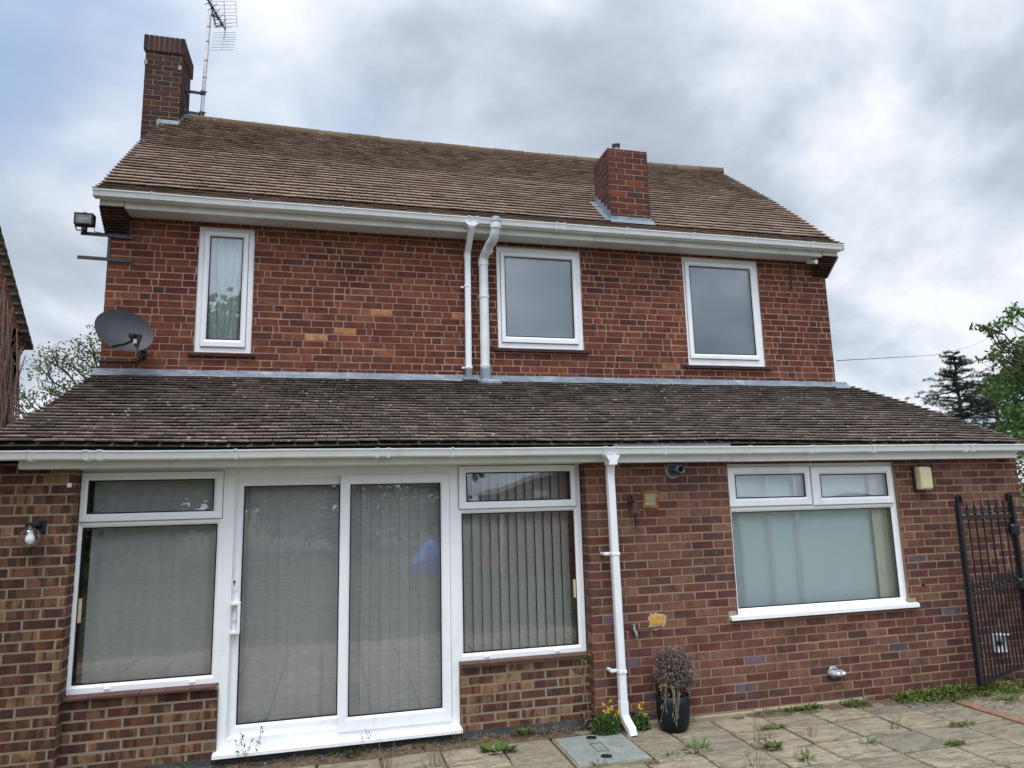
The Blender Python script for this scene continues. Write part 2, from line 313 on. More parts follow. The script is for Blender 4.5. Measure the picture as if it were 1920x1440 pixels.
# ------------------------------------------------------------------ mesh helpers
class MB:
    def __init__(s): s.v = []; s.f = []; s.m = []; s.sm = []
    def add(s, vs, fs, mat=0, smooth=False):
        b = len(s.v); s.v += [tuple(p) for p in vs]
        for f in fs: s.f.append([b+i for i in f]); s.m.append(mat); s.sm.append(smooth)
    def quad(s, a, b, c, d, mat=0): s.add((a, b, c, d), ((0, 1, 2, 3),), mat)
    def box(s, x0, x1, y0, y1, z0, z1, mat=0, bev=0.0, rot=None, piv=None):
        if bev:
            b = min(bev, (x1-x0)*.45, (y1-y0)*.45, (z1-z0)*.45)
            X = (x0, x1); Y = (y0, y1); Z = (z0, z1); vs = []; idx = {}
            for i in (0, 1):
                for j in (0, 1):
                    for k in (0, 1):
                        sx, sy, sz = (1-2*i)*b, (1-2*j)*b, (1-2*k)*b
                        for a, p in (('x', (X[i], Y[j]+sy, Z[k]+sz)), ('y', (X[i]+sx, Y[j], Z[k]+sz)), ('z', (X[i]+sx, Y[j]+sy, Z[k]))):
                            idx[i, j, k, a] = len(vs); vs.append(p)
            fs = []
            for i in (0, 1): fs.append([idx[i, 0, 0, 'x'], idx[i, 1, 0, 'x'], idx[i, 1, 1, 'x'], idx[i, 0, 1, 'x']])
            for j in (0, 1): fs.append([idx[0, j, 0, 'y'], idx[1, j, 0, 'y'], idx[1, j, 1, 'y'], idx[0, j, 1, 'y']])
            for k in (0, 1): fs.append([idx[0, 0, k, 'z'], idx[1, 0, k, 'z'], idx[1, 1, k, 'z'], idx[0, 1, k, 'z']])
            for i in (0, 1):
                for j in (0, 1): fs.append([idx[i, j, 0, 'x'], idx[i, j, 1, 'x'], idx[i, j, 1, 'y'], idx[i, j, 0, 'y']])
                for k in (0, 1): fs.append([idx[i, 0, k, 'x'], idx[i, 1, k, 'x'], idx[i, 1, k, 'z'], idx[i, 0, k, 'z']])
            for j in (0, 1):
                for k in (0, 1): fs.append([idx[0, j, k, 'y'], idx[1, j, k, 'y'], idx[1, j, k, 'z'], idx[0, j, k, 'z']])
            for i in (0, 1):
                for j in (0, 1):
                    for k in (0, 1): fs.append([idx[i, j, k, a] for a in 'xyz'])
        else:
            vs = [(x, y, z) for x in (x0, x1) for y in (y0, y1) for z in (z0, z1)]
            fs = [(0, 1, 3, 2), (4, 6, 7, 5), (0, 4, 5, 1), (2, 3, 7, 6), (0, 2, 6, 4), (1, 5, 7, 3)]
        if rot is not None:
            pv = Vector(piv if piv else ((x0+x1)/2, (y0+y1)/2, (z0+z1)/2)); vs = [pv + rot @ (Vector(p)-pv) for p in vs]
        s.add(vs, fs, mat)
    def tube(s, path, rad, n=8, mat=0, caps=True, smooth=True):
        P = [Vector(p) for p in path]; rad = rad if isinstance(rad, (list, tuple)) else [rad]*len(P)
        d0 = (P[1]-P[0]).normalized(); ref = Vector((0, 0, 1)) if abs(d0.z) < .9 else Vector((1, 0, 0))
        u = d0.cross(ref).normalized(); vs = []; 
        for i, p in enumerate(P):
            d = (P[min(i+1, len(P)-1)]-P[max(i-1, 0)]).normalized()
            u = (u - d*u.dot(d)).normalized(); w = d.cross(u)
            for k in range(n):
                a = 2*math.pi*k/n; vs.append(p + (u*math.cos(a)+w*math.sin(a))*rad[i])
        fs = [(i*n+k, i*n+(k+1) % n, (i+1)*n+(k+1) % n, (i+1)*n+k) for i in range(len(P)-1) for k in range(n)]
        s.add(vs, fs, mat, smooth)
        if caps:
            s.add(vs[:n], [tuple(range(n))], mat); s.add(vs[-n:], [tuple(range(n))], mat)
    def bar(s, a, b, w, t, mat=0, nrm=(0, -1, 0)):
        """flat bar from a to b: width w across, thickness t along nrm"""
        a, b = Vector(a), Vector(b); d = (b-a).normalized(); n = Vector(nrm); n = (n-d*n.dot(d)).normalized(); u = d.cross(n)
        vs = [p + u*(w/2*i) + n*(t/2*j) for p in (a, b) for i, j in ((-1, -1), (1, -1), (1, 1), (-1, 1))]
        s.add(vs, [(0, 1, 2, 3), (4, 5, 6, 7), (0, 1, 5, 4), (1, 2, 6, 5), (2, 3, 7, 6), (3, 0, 4, 7)], mat)
    def rings(s, rings, mat=0, closed=True, cap0=False, cap1=False, smooth=False):
        n = len(rings[0]); vs = [p for r in rings for p in r]; m = n if closed else n-1
        fs = [(i*n+k, i*n+(k+1) % n, (i+1)*n+(k+1) % n, (i+1)*n+k) for i in range(len(rings)-1) for k in range(m)]
        if cap0: fs.append(tuple(range(n)))
        if cap1: fs.append(tuple((len(rings)-1)*n+k for k in range(n)))
        s.add(vs, fs, mat, smooth)
    def lathe(s, prof, c, axis=(0, 0, 1), n=20, mat=0, smooth=True, cap=True):
        ax = Vector(axis).normalized(); ref = Vector((1, 0, 0)) if abs(ax.x) < .9 else Vector((0, 1, 0)); u = ax.cross(ref).normalized(); w = ax.cross(u); c = Vector(c)
        s.rings([[c+ax*h+(u*math.cos(2*math.pi*k/n)+w*math.sin(2*math.pi*k/n))*r for k in range(n)] for r, h in prof], mat, True, cap, cap, smooth)
    def sweep(s, o, i, prof, mat=0):
        """frame round a rectangle in the XZ plane: o/i = outer/inner (x0,x1,z0,z1), prof = [(t 0..1, y)]"""
        rg = []
        for t, y in prof:
            x0, x1, z0, z1 = (a+(b-a)*t for a, b in zip(o, i)); rg.append([(x0, y, z0), (x1, y, z0), (x1, y, z1), (x0, y, z1)])
        s.rings(rg, mat)
    def plate(s, rect, holes, yf, yb, mat=0):
        xs = sorted({rect[0], rect[1], *[h[0] for h in holes], *[h[1] for h in holes]}); zs = sorted({rect[2], rect[3], *[h[2] for h in holes], *[h[3] for h in holes]})
        for a, b in zip(xs, xs[1:]):
            for c, d in zip(zs, zs[1:]):
                mx, mz = (a+b)/2, (c+d)/2
                if any(h[0] < mx < h[1] and h[2] < mz < h[3] for h in holes): continue
                s.quad((a, yf, c), (b, yf, c), (b, yf, d), (a, yf, d), mat)
        for r in [rect]+list(holes):
            s.rings([[(r[0], y, r[2]), (r[1], y, r[2]), (r[1], y, r[3]), (r[0], y, r[3])] for y in (yf, yb)], mat)
    def build(s, name, mats, parent=None, shade=None):
        me = bpy.data.meshes.new(name); me.from_pydata([tuple(v) for v in s.v], [], s.f)
        for m in (mats if isinstance(mats, (list, tuple)) else [mats]): me.materials.append(m)
        me.polygons.foreach_set('material_index', s.m); me.polygons.foreach_set('use_smooth', s.sm)
        me.update(); o = bpy.data.objects.new(name, me); C.objects.link(o)
        if parent is not None: attach(o, parent)
        return o
ROOTLOC = {}
def attach(o, p):
    o.parent = p
    q = p
    loc = Vector((0, 0, 0))
    while q is not None: loc += q.location; q = q.parent
    o.matrix_parent_inverse = Matrix.Translation(-loc)
def tag(o, label=None, cat=None, group=None, kind=None):
    if label: o['label'] = label
    if cat: o['category'] = cat
    if group: o['group'] = group
    if kind: o['kind'] = kind
    return o
def thing(name, label, cat, loc=(0, 0, 0), group=None):
    o = bpy.data.objects.new(name, None); o.empty_display_size = .1; C.objects.link(o); o.location = loc
    return tag(o, label, cat, group)

# ------------------------------------------------------------------ brickwork: every brick is a small raised block in front of the mortar bed
def bricks(mb, O, U, N, u0, u1, z0, z1, holes=(), phase=0., bond='stretcher', seed=1, special=None, ushift=0., recess=.0025, course=.075, depth=.012, joint=.0095):
    rg = random.Random(seed); O, U, N = Vector(O), Vector(U), Vector(N); Z = Vector((0, 0, 1))
    P = lambda u, z, d: O + U*u + Z*z - N*d
    us = sorted({u0, u1, *[h[0] for h in holes], *[h[1] for h in holes]}); zs = sorted({z0, z1, *[h[2] for h in holes], *[h[3] for h in holes]})
    us = [u for u in us if u0 <= u <= u1]; zs = [z for z in zs if z0 <= z <= z1]
    for a, b in zip(us, us[1:]):
        for c, d in zip(zs, zs[1:]):
            if any(h[0] < (a+b)/2 < h[1] and h[2] < (c+d)/2 < h[3] for h in holes): continue
            mb.add([P(a, c, recess), P(b, c, recess), P(b, d, recess), P(a, d, recess)], [(0, 1, 2, 3)], 0)
    k0 = math.floor((z0-phase)/course)
    for k in range(k0, math.ceil((z1-phase)/course)+1):
        za, zb = phase+k*course+joint/2, phase+(k+1)*course-joint/2
        za2, zb2 = max(za, z0), min(zb, z1)
        if zb2-za2 < .015: continue
        u = u0 + ushift; row = []
        if bond == 'stretcher':
            u -= .1125 if k % 2 else 0.
            while u < u1: row.append((u, u+.225-joint)); u += .225
        elif bond == 'header':
            first = True
            while u < u1:
                w = .1125-joint if (first and k % 2) else .225-joint
                first = False
                row.append((u, u+w)); u += w+joint
        else:
            pat = ('S', 'S', 'H', 'S', 'H') if k % 2 else ('H', 'S', 'H', 'Q', 'S', 'S')
            u -= rg.uniform(0, .03) + (.06 if k % 4 == 1 else 0); i = rg.choice((0, 0, 1))
            while u < u1:
                t = pat[i % len(pat)]; i += 1
                if rg.random() < .12: t = rg.choice('SSH')
                w = {'S': .215, 'H': .1025, 'Q': .055}[t]; row.append((u, u+w)); u += w+joint
        wav = rg.uniform(-.0012, .0012)
        for a, b in row:
            a2, b2 = max(a, u0), min(b, u1)
            if b2-a2 < .012: continue
            rects = [(a2, b2, za2, zb2)]
            for h in holes:
                nr = []
                for (p, q, r_, s_) in rects:
                    if q <= h[0] or p >= h[1] or s_ <= h[2] or r_ >= h[3]: nr.append((p, q, r_, s_)); continue
                    if p < h[0]: nr.append((p, h[0], r_, s_))
                    if q > h[1]: nr.append((h[1], q, r_, s_))
                    m0, m1 = max(p, h[0]), min(q, h[1])
                    if r_ < h[2]: nr.append((m0, m1, r_, h[2]))
                    if s_ > h[3]: nr.append((m0, m1, h[3], s_))
                rects = nr
            for (p, q, r_, s_) in rects:
                if q-p < .012 or s_-r_ < .012: continue
                j = lambda e=.0026: rg.uniform(-e, e)
                fd = rg.uniform(-.0015, .0015); c = .0025
                fr = [(p+c+j(), r_+c+wav+j()), (q-c+j(), r_+c+wav+j()), (q-c+j(), s_-c+wav+j()), (p+c+j(), s_-c+wav+j())]
                bk = [(p+j(.001), r_+wav), (q+j(.001), r_+wav), (q+j(.001), s_+wav), (p+j(.001), s_+wav)]
                vs = [P(x, z, fd+j(.0006)) for x, z in fr] + [P(x, z, fd+.003) for x, z in bk] + [P(x, z, depth) for x, z in bk]
                mt = 1
                if special:
                    mt = special((p+q)/2, (r_+s_)/2, rg)
                mb.add(vs, [(0, 1, 2, 3)] + [(i, (i+1) % 4, 4+(i+1) % 4, 4+i) for i in range(4)] + [(4+i, 4+(i+1) % 4, 8+(i+1) % 4, 8+i) for i in range(4)], mt)

X, Y_, Z_ = Vector((1, 0, 0)), Vector((0, 1, 0)), Vector((0, 0, 1))
UY = 1.57                     # plane of the upper front wall; the lower front wall is y = 0
house = thing('brick_house', 'two storey red brick house with tan tiled roof and dark tiled lean-to along its front', 'house', (0, 0, 0))

# window openings: (x0, x1, z0, z1)
W1 = (-1.40, -.848, 3.53, 4.885); W2 = (1.798, 2.83, 3.668, 4.878); W3 = (4.168, 5.232, 3.522, 4.90)
KW = (3.635, 5.545, .835, 2.24)
mb = MB()
def sp_up(u, z, rg):
    for (a, b, c) in ((.40, 4.03, .09), (.85, 4.06, .09), (.15, 3.77, .1), (1.38, 4.02, .12), (.95, 3.97, .07), (1.25, 4.08, .05), (-.25, 3.72, .1)):
        if abs(u-a) < c and abs(z-b) < .036: return 2
    return 2 if rg.random() < .005 else 1
bricks(mb, (0, UY, 0), X, -Y_, -2.25, 6.23, 3.22, 4.96, [W1, W2, W3], .01, 'mixed', 3, sp_up)
bricks(mb, (-2.25, UY, 0), Y_, -X, 0, .5, 3.22, 4.96, (), .01, 'header', 4)
bricks(mb, (6.23, UY, 0), Y_, X, 0, .5, 3.22, 4.96, (), .01, 'header', 5)
for w in (W1, W2, W3):        # reveals
    mb.quad((w[0], UY, w[2]), (w[0], UY+.1, w[2]), (w[0], UY+.1, w[3]), (w[0], UY, w[3]), 0)
    mb.quad((w[1], UY, w[2]), (w[1], UY+.1, w[2]), (w[1], UY+.1, w[3]), (w[1], UY, w[3]), 0)
    mb.quad((w[0], UY, w[3]), (w[1], UY, w[3]), (w[1], UY+.1, w[3]), (w[0], UY+.1, w[3]), 0)
    mb.quad((w[0], UY, w[2]), (w[1], UY, w[2]), (w[1], UY+.1, w[2]), (w[0], UY+.1, w[2]), 0)
tag(mb.build('wall', [M['mortar_pink'], M['brick_red'], M['brick_orange']], house), 'red brick upper wall with buff mortar and a few orange bricks')
# body behind the fronts: gables, rear and inner lining, closed against light
mb = MB()
for x in (-2.24, 6.22):
    mb.add([(x, UY+.3, 0), (x, 6.3, 0), (x, 6.3, 5.05), (x, 3.92, 7.25), (x, UY+.3, 5.3)], [(0, 1, 2, 3, 4)])
mb.box(-2.24, 6.22, 6.2, 6.3, 0, 5.05)
mb.box(-2.245, 6.225, UY+.9, UY+.95, 0, 5.1)
mb.box(-2.24, 6.22, UY+.12, UY+.9, 3.2, 3.25); mb.box(-2.24, 6.22, UY+.02, UY+.9, 5.02, 5.06)
for x in (-2.24, -.5, 1.2, 3.2, 3.9, 6.19): mb.box(x, x+.03, UY+.13, UY+.9, 3.25, 5.02)
mb.box(-2.4, 7.05, 2.2, 2.25, 0, 3.2); mb.box(-2.4, 7.05, .3, 2.2, 2.3, 2.33)
for x in (-2.42, 7.03): mb.box(x, x+.04, .3, 2.2, 0, 2.5)
mb.box(2.3, 2.34, .3, 2.2, 0, 2.3)
mb.build('wall', M['farbrick'], house)
# lower right wall, with its return into the patio-door recess
mb = MB()
def sp_low(u, z, rg):
    if abs(u-2.82) < .02 and abs(z-.86) < .03: return 2
    return 3 if rg.random() < .03 else 1
PH = .04
bricks(mb, (0, 0, 0), X, -Y_, 2.205, 7.10, -.02, 2.30, [KW, (2.75, 2.895, .80, .92)], PH, 'stretcher', 11, sp_low, ushift=.0, joint=.0105)
# patched brick beside the tap
pr_ = random.Random(5); mb.rings([[(2.823+(.084+pr_.uniform(-.012, .016))*math.copysign(abs(math.cos(t))**.7, math.cos(t)), yy, .858+(.07+pr_.uniform(-.010, .014))*math.copysign(abs(math.sin(t))**.7, math.sin(t))) for t in [2*math.pi*q/26 for q in range(26)]] for yy in (-.003,)], 2, True, True)
mb.box(2.765, 2.885, -.006, .0, .83, .902, 4, .004)
bricks(mb, (2.205, 0, 0), Y_, -X, 0, .22, -.02, 2.30, (), PH, 'header', 12)
bricks(mb, (7.10, 0, 0), Y_, X, 0, 2.2, -.02, 2.33, (), PH, 'stretcher', 13)
for a, b in (((KW[0], KW[2]), (KW[0], KW[3])), ((KW[1], KW[2]), (KW[1], KW[3])), ((KW[0], KW[3]), (KW[1], KW[3])), ((KW[0], KW[2]), (KW[1], KW[2]))):
    mb.quad((a[0], 0, a[1]), (b[0], 0, b[1]), (b[0], .12, b[1]), (a[0], .12, a[1]), 0)
tag(mb.build('wall', [M['mortar_brown'], M['brick_brown'], M['mortar_patch'], M['brick_blue'], M['brick_yellow']], house), 'brown brick lower wall with one yellow patched brick')
# left pier and the two dwarf walls under the patio windows
mb = MB()
bricks(mb, (0, 0, 0), X, -Y_, -2.45, -1.895, -.02, 2.32, (), PH+.02, 'stretcher', 21, ushift=.06, joint=.014)
bricks(mb, (-2.45, 0, 0), Y_, -X, 0, 2.2, -.02, 2.32, (), PH+.02, 'stretcher', 25, joint=.014)
bricks(mb, (-1.895, 0, 0), Y_, X, 0, .22, -.02, 2.32, (), PH+.02, 'header', 22, joint=.014)
tag(mb.build('wall', [M['mortar_grey'], M['brick_multi']], house), 'mottled brown brick pier beside the patio windows')
for a, b, sd_ in ((-1.895, -.838, 23), (1.06, 2.205, 24)):
    mb = MB(); bricks(mb, (0, .1, 0), X, -Y_, a, b, .07, .60, (), .055, 'stretcher', sd_, ushift=-.04, joint=.016)
    mb.box(a, b, .115, .3, .07, .598, 0)
    mb.build('wall', [M['mortar_grey'], M['brick_multi']], house)
mb = MB()
for a, b, yf in ((-1.895, -.86, .094), (-.86, 1.066, .11), (1.066, 2.205, .088)):
    n = 14; pts = [a+(b-a)*i/n for i in range(n+1)]
    for p, q in zip(pts, pts[1:]): mb.box(p, q, yf+random.Random(p).uniform(-.004, .004), .2, -.02, .078 if yf < .1 else .098)
mb.box(-1.88, 2.2, .05, .1, -.02, .03)
mb.build('plinth', M['plinth'], house)

# ------------------------------------------------------------------ windows and doors
def fixed_light(mbf, mbg, mbp, hole, gl, yf):
    mbf.sweep(hole, gl, [(0, yf), (.15, yf+.001), (.85, yf+.012), (1, yf+.03)])
    g2 = (gl[0]+.008, gl[1]-.008, gl[2]+.008, gl[3]-.008)
    mbg.sweep((gl[0]-.004, gl[1]+.004, gl[2]-.004, gl[3]+.004), g2, [(0, yf+.021), (1, yf+.021), (1, yf+.03)])
    mbp.box(gl[0]-.01, gl[1]+.01, yf+.026, yf+.046, gl[2]-.01, gl[3]+.01)
def sash_ring(mbs, mbg, mbp, o, gl, yf, proud=.022):
    y = yf-proud
    mbs.sweep(o, gl, [(0, yf+.01), (0, y+.005), (.07, y), (.66, y), (.72, y+.002), (.95, y+.014), (1, y+.03)])
    g2 = (gl[0]+.008, gl[1]-.008, gl[2]+.008, gl[3]-.008)
    mbg.sweep((gl[0]-.004, gl[1]+.004, gl[2]-.004, gl[3]+.004), g2, [(0, y+.018), (1, y+.018), (1, y+.03)])
    mbg.sweep((o[0]-.0035, o[1]+.0035, o[2]-.0035, o[3]+.0035), o, [(0, yf-.0015), (1, yf-.0015)])
    mbp.box(gl[0]-.01, gl[1]+.01, y+.024, y+.044, gl[2]-.01, gl[3]+.01)
def window(label, rect, yf, fixed=(), sashes=(), mat='upvc', mull=()):
    """uPVC window: frame (the window mesh itself), sash rings, gaskets and panes as sub-parts"""
    holes = []; fr = MB(); gk = MB()
    for g in fixed: holes.append((g[0]-.022, g[1]+.022, g[2]-.022, g[3]+.022))
    for o, g in sashes: holes.append((o[0]+.02, o[1]-.02, o[2]+.02, o[3]-.02))
    fr.plate(rect, holes, yf, yf+.07)
    panes = []
    for h, g in zip(holes, fixed):
        p = MB(); fixed_light(fr, gk, p, h, g, yf); panes.append(p)
    w = fr.build('window', M[mat], house); tag(w, label)
    for o, g in sashes:
        s_ = MB(); p = MB(); sash_ring(s_, gk, p, o, g, yf); s_.build('sash', M[mat], w); panes.append(p)
    gk.build('gasket', M['gasket'], w)
    for p in panes: p.build('pane', M['glass'], w)
    return w
def tile_sill(w, x0, x1, z, yf, yb, n, mat, droop=.014, two=True):
    mb = MB(); rg = random.Random(int(x0*100))
    for i in range(n):
        a, b = x0+(x1-x0)*i/n, x0+(x1-x0)*(i+1)/n; e = rg.uniform(-.002, .002)
        for t, zz_ in ((0, 0), (1, -.017))[:2 if two else 1]:
            mb.add([(a+.002, yf+e+.006*t, z-droop+zz_+e), (b-.002, yf+e+.006*t, z-droop+zz_+e), (b-.002, yb, z+zz_), (a+.002, yb, z+zz_),
                    (a+.002, yf+e+.006*t, z-droop+zz_-.013), (b-.002, yf+e+.006*t, z-droop+zz_-.013), (b-.002, yb, z+zz_-.013), (a+.002, yb, z+zz_-.013)],
                   [(0, 1, 2, 3), (4, 5, 6, 7), (0, 1, 5, 4), (1, 2, 6, 5), (3, 0, 4, 7)])
    return mb.build('sill', M[mat], w)
yw = UY+.022
w = window('narrow upright white window above the satellite dish', W1, yw, (), [((-1.345, -.908, 3.592, 4.838), (-1.29, -.966, 3.672, 4.787))])
tile_sill(w, -1.455, -.79, 3.535, UY-.045, UY+.05, 5, 'quarry')
w = window('square white window beside the soil pipe', W2, yw, (), [((1.846, 2.768, 3.735, 4.805), (1.90, 2.724, 3.807, 4.765))])
tile_sill(w, 1.745, 2.89, 3.672, UY-.045, UY+.05, 8, 'quarry')
w = window('white window nearest the right end of the upper wall', W3, yw, (), [((4.206, 5.15, 3.605, 4.84), (4.272, 5.122, 3.668, 4.79))])
tile_sill(w, 4.11, 5.30, 3.527, UY-.045, UY+.05, 8, 'quarry')
# kitchen window
w = window('wide white kitchen window with two top lights', KW, .045, [(3.682, 5.488, .905, 1.785)],
           [((3.637, 4.555, 1.838, 2.212), (3.735, 4.50, 1.916, 2.139)), ((4.572, 5.51, 1.83, 2.204), (4.679, 5.461, 1.903, 2.128))])
mb = MB(); mb.rings([[(x, y, z) for y, z in ((.05, .862), (-.03, .855), (-.042, .85), (-.042, .818), (-.03, .822), (-.03, .832), (.05, .836))] for x in (3.545, 5.612)], 0, True, True, True)
mb.build('sill', M['upvc'], w)
mb = MB(); mb.box(3.93, 4.33, .012, .024, 2.165, 2.185, 0, .004); mb.build('trickle_vent', M['upvc'], w)
for x, zc in ((3.59, .865), (5.585, .865)):
    mb = MB(); mb.box(x-.055, x+.03, -.004, .04, zc-.06, zc+.035, 0, .006); mb.build('sill_mortar', M['concrete'], w)
# patio windows either side of the sliding door
YP = .14
w = window('left patio window with a full width top light', (-1.905, -.835, .612, 2.268), YP, [(-1.868, -.897, .672, 1.827)], [((-1.89, -.861, 1.872, 2.248), (-1.842, -.93, 1.933, 2.187))])
tile_sill(w, -1.905, -.85, .615, .06, .16, 6, 'quarry', two=False)
for x in (-1.62, -1.03):
    mb = MB(); mb.box(x-.022, x+.022, YP-.008, YP+.01, .628, .642, 0, .003); mb.build('drain_cap', M['upvc'], w)
mb = MB(); mb.box(-1.862, -1.838, YP+.02, YP+.026, 1.12, 1.30, 0, .002); mb.build('sticker', M['yellowed'], w)
w = window('right patio window beside the brick return', (1.055, 2.195, .622, 2.272), YP, [(1.099, 2.132, .681, 1.848)], [((1.071, 2.15, 1.888, 2.262), (1.14, 2.102, 1.951, 2.203))])
tile_sill(w, 1.055, 2.203, .626, .06, .16, 7, 'quarry', two=False)
for x in (1.30, 1.93):
    mb = MB(); mb.box(x-.022, x+.022, YP-.008, YP+.01, .638, .652, 0, .003); mb.build('drain_cap', M['upvc'], w)
mb = MB(); mb.box(2.105, 2.128, YP+.02, YP+.026, 1.08, 1.24, 0, .002); mb.build('sticker', M['yellowed'], w)
# sliding door
mb = MB(); mb.plate((-.835, 1.055, .118, 2.268), [(-.77, .99, .19, 2.195)], YP-.005, YP+.14)
mb.sweep((-.77, .99, .19, 2.195), (-.762, .982, .198, 2.187), [(0, YP-.005), (0, YP-.002), (1, YP+.012), (1, YP+.14)])
door = mb.build('sliding_door', M['upvc'], house); tag(door, 'white sliding patio door with two tall glazed panels')
mb = MB(); mb.rings([[(x, y, z) for y, z in ((.15, .122), (.05, .117), (.03, .112), (.03, .088), (.15, .092))] for x in (-.852, 1.062)], 0, True, True, True); mb.build('threshold', M['upvc'], door)
def panel(o, g, yf):
    f = MB(); gk = MB(); p = MB()
    f.plate(o, [(g[0]-.02, g[1]+.02, g[2]-.02, g[3]+.02)], yf, yf+.045)
    fixed_light(f, gk, p, (g[0]-.02, g[1]+.02, g[2]-.02, g[3]+.02), g, yf)
    d = f.build('door_panel', M['upvc'], door); gk.build('gasket', M['gasket'], door); p.build('pane', M['glass'], door)
    return d
panel((-.768, .10, .185, 2.195), (-.706, .06, .273, 2.124), YP+.045)
panel((.066, .985, .165, 2.196), (.146, .91, .268, 2.12), YP-.02)
mb = MB()
for z in (.98, 1.20): mb.box(-.768, -.70, YP-.03, YP+.05, z-.011, z+.011, 0, .003)
mb.box(-.715, -.693, YP-.045, YP-.02, .97, 1.21, 0, .004); mb.box(-.785, -.735, YP+.03, YP+.05, .96, 1.22, 0, .004)
mb.add([(-.765, YP+.03, 1.15), (-.725, YP+.0, 1.17), (-.725, YP+.0, 1.08), (-.765, YP+.03, 1.05)], [(0, 1, 2, 3)])
mb.build('handle', M['upvc'], door)
mb = MB(); pr = []
for y in (YP+.045, YP+.034):
    pr.append([(-.752+.020*math.cos(a), y, 1.36+(.045 if math.sin(a) > 0 else -.045)+.020*math.sin(a)) for a in [2*math.pi*(i+.5)/16 for i in range(16)]])
mb.rings(pr, 0, True, False, True); mb.lathe([(.009, 0), (.009, .002)], (-.752, YP+.034, 1.365), (0, -1, 0), 12, 1); mb.box(-.755, -.749, YP+.0315, YP+.034, 1.335, 1.362, 1)
mb.build('lock_plate', [M['upvc'], M['gasket']], door)

# ------------------------------------------------------------------ blinds and curtains (hang behind the panes)
def slats(name, label, x0, x1, z0, z1, y, turn, n, group='vertical blinds behind the patio glass', seed=0):
    mb = MB(); rg = random.Random(seed); p = (x1-x0)/n
    mb.box(x0-.02, x1+.02, y-.03, y+.03, z1, z1+.04)
    for i in range(n):
        c = x0+p*(i+.5); a = turn+rg.uniform(-.03, .03); w_ = .5*p*(.996 if turn < .2 else 1.1)
        dx, dy = w_*math.cos(a), w_*math.sin(a)
        rgs = []
        for z in (z0, z1):
            rgs.append([(c-dx+rg.uniform(-.002, .002), y-dy, z), (c, y+.004, z), (c+dx, y+dy, z), (c+dx, y+dy+.002, z), (c, y+.006, z), (c-dx, y-dy+.002, z)])
        mb.rings(rgs, 0, True)
    return tag(mb.build(name, M['slat'], None), label, 'blind', group)
slats('vertical_blind', 'grey vertical blind behind the left patio window, gap at its left edge', -1.845, -.80, .5, 2.23, .30, .10, 12, seed=1)
slats('vertical_blind', 'grey vertical blind behind the two sliding door panels', -.76, .99, .14, 2.2, .31, .09, 21, seed=2)
slats('vertical_blind', 'grey vertical blind with dark gaps between turned slats, behind the right patio window', 1.05, 2.13, .5, 2.26, .30, .42, 13, seed=3)
def cloth(name, x0, x1, z0, z1, y, amp, waves, mat, label, cat, seed=0, gather=0.):
    mb = MB(); n = int(waves*10); rg = random.Random(seed); ph = [rg.uniform(-.5, .5) for _ in range(n+1)]
    rows = []
    for j in range(13):
        t = j/12; z = z0+(z1-z0)*t; row = []
        for i in range(n+1):
            s_ = i/n; xx = x0+(x1-x0)*s_ + gather*(1-t)*math.sin(s_*7)*.1
            row.append((xx, y+amp*math.sin(2*math.pi*waves*s_+ph[i]*.5+t*1.1*math.sin(s_*9)), z))
        rows.append(row)
    mb.rings(rows, 0, False, smooth=True)
    mb.rings([[(a, b+.004, c) for a, b, c in r_] for r_ in rows], 0, False, smooth=True)
    return tag(mb.build(name, M[mat]), label, cat)
cloth('net_curtain', -1.36, -.9, 3.5, 4.86, UY+.17, .022, 6, 'net', 'white net curtain in folds behind the narrow upstairs window', 'curtain', 4, .5)
for rc, lb in ((W2, 'plain grey roller blind behind the window beside the soil pipe'), (W3, 'plain grey roller blind behind the rightmost upstairs window')):
    mb = MB(); mb.box(rc[0], rc[1], UY+.12, UY+.126, rc[2], rc[3]); mb.tube([(rc[0], UY+.14, rc[3]-.03), (rc[1], UY+.14, rc[3]-.03)], .022, 10)
    tag(mb.build('roller_blind', M['frost']), lb, 'blind', 'roller blinds in the upstairs windows')
cloth('kitchen_blind', 3.60, 5.58, .80, 2.26, .20, .004, 5, 'voile', 'pale green white fabric filling the wide kitchen window', 'blind', 8)
mb = MB()
for x in (3.80, 4.13, 4.44): mb.box(x, x+.03, .135, .145, .80, 2.2, 0, .003)  # uprights added to imitate pale streaks reflected in the kitchen glass
tag(mb.build('reflection_uprights', M['upvc']), 'slim white uprights added as reflected frame streaks in the wide kitchen window', 'frame')
cloth('side_curtain', 5.335, 5.56, .80, 2.26, .155, .008, 2, 'beige', 'narrow beige curtain at the right edge of the kitchen window', 'curtain', 9)

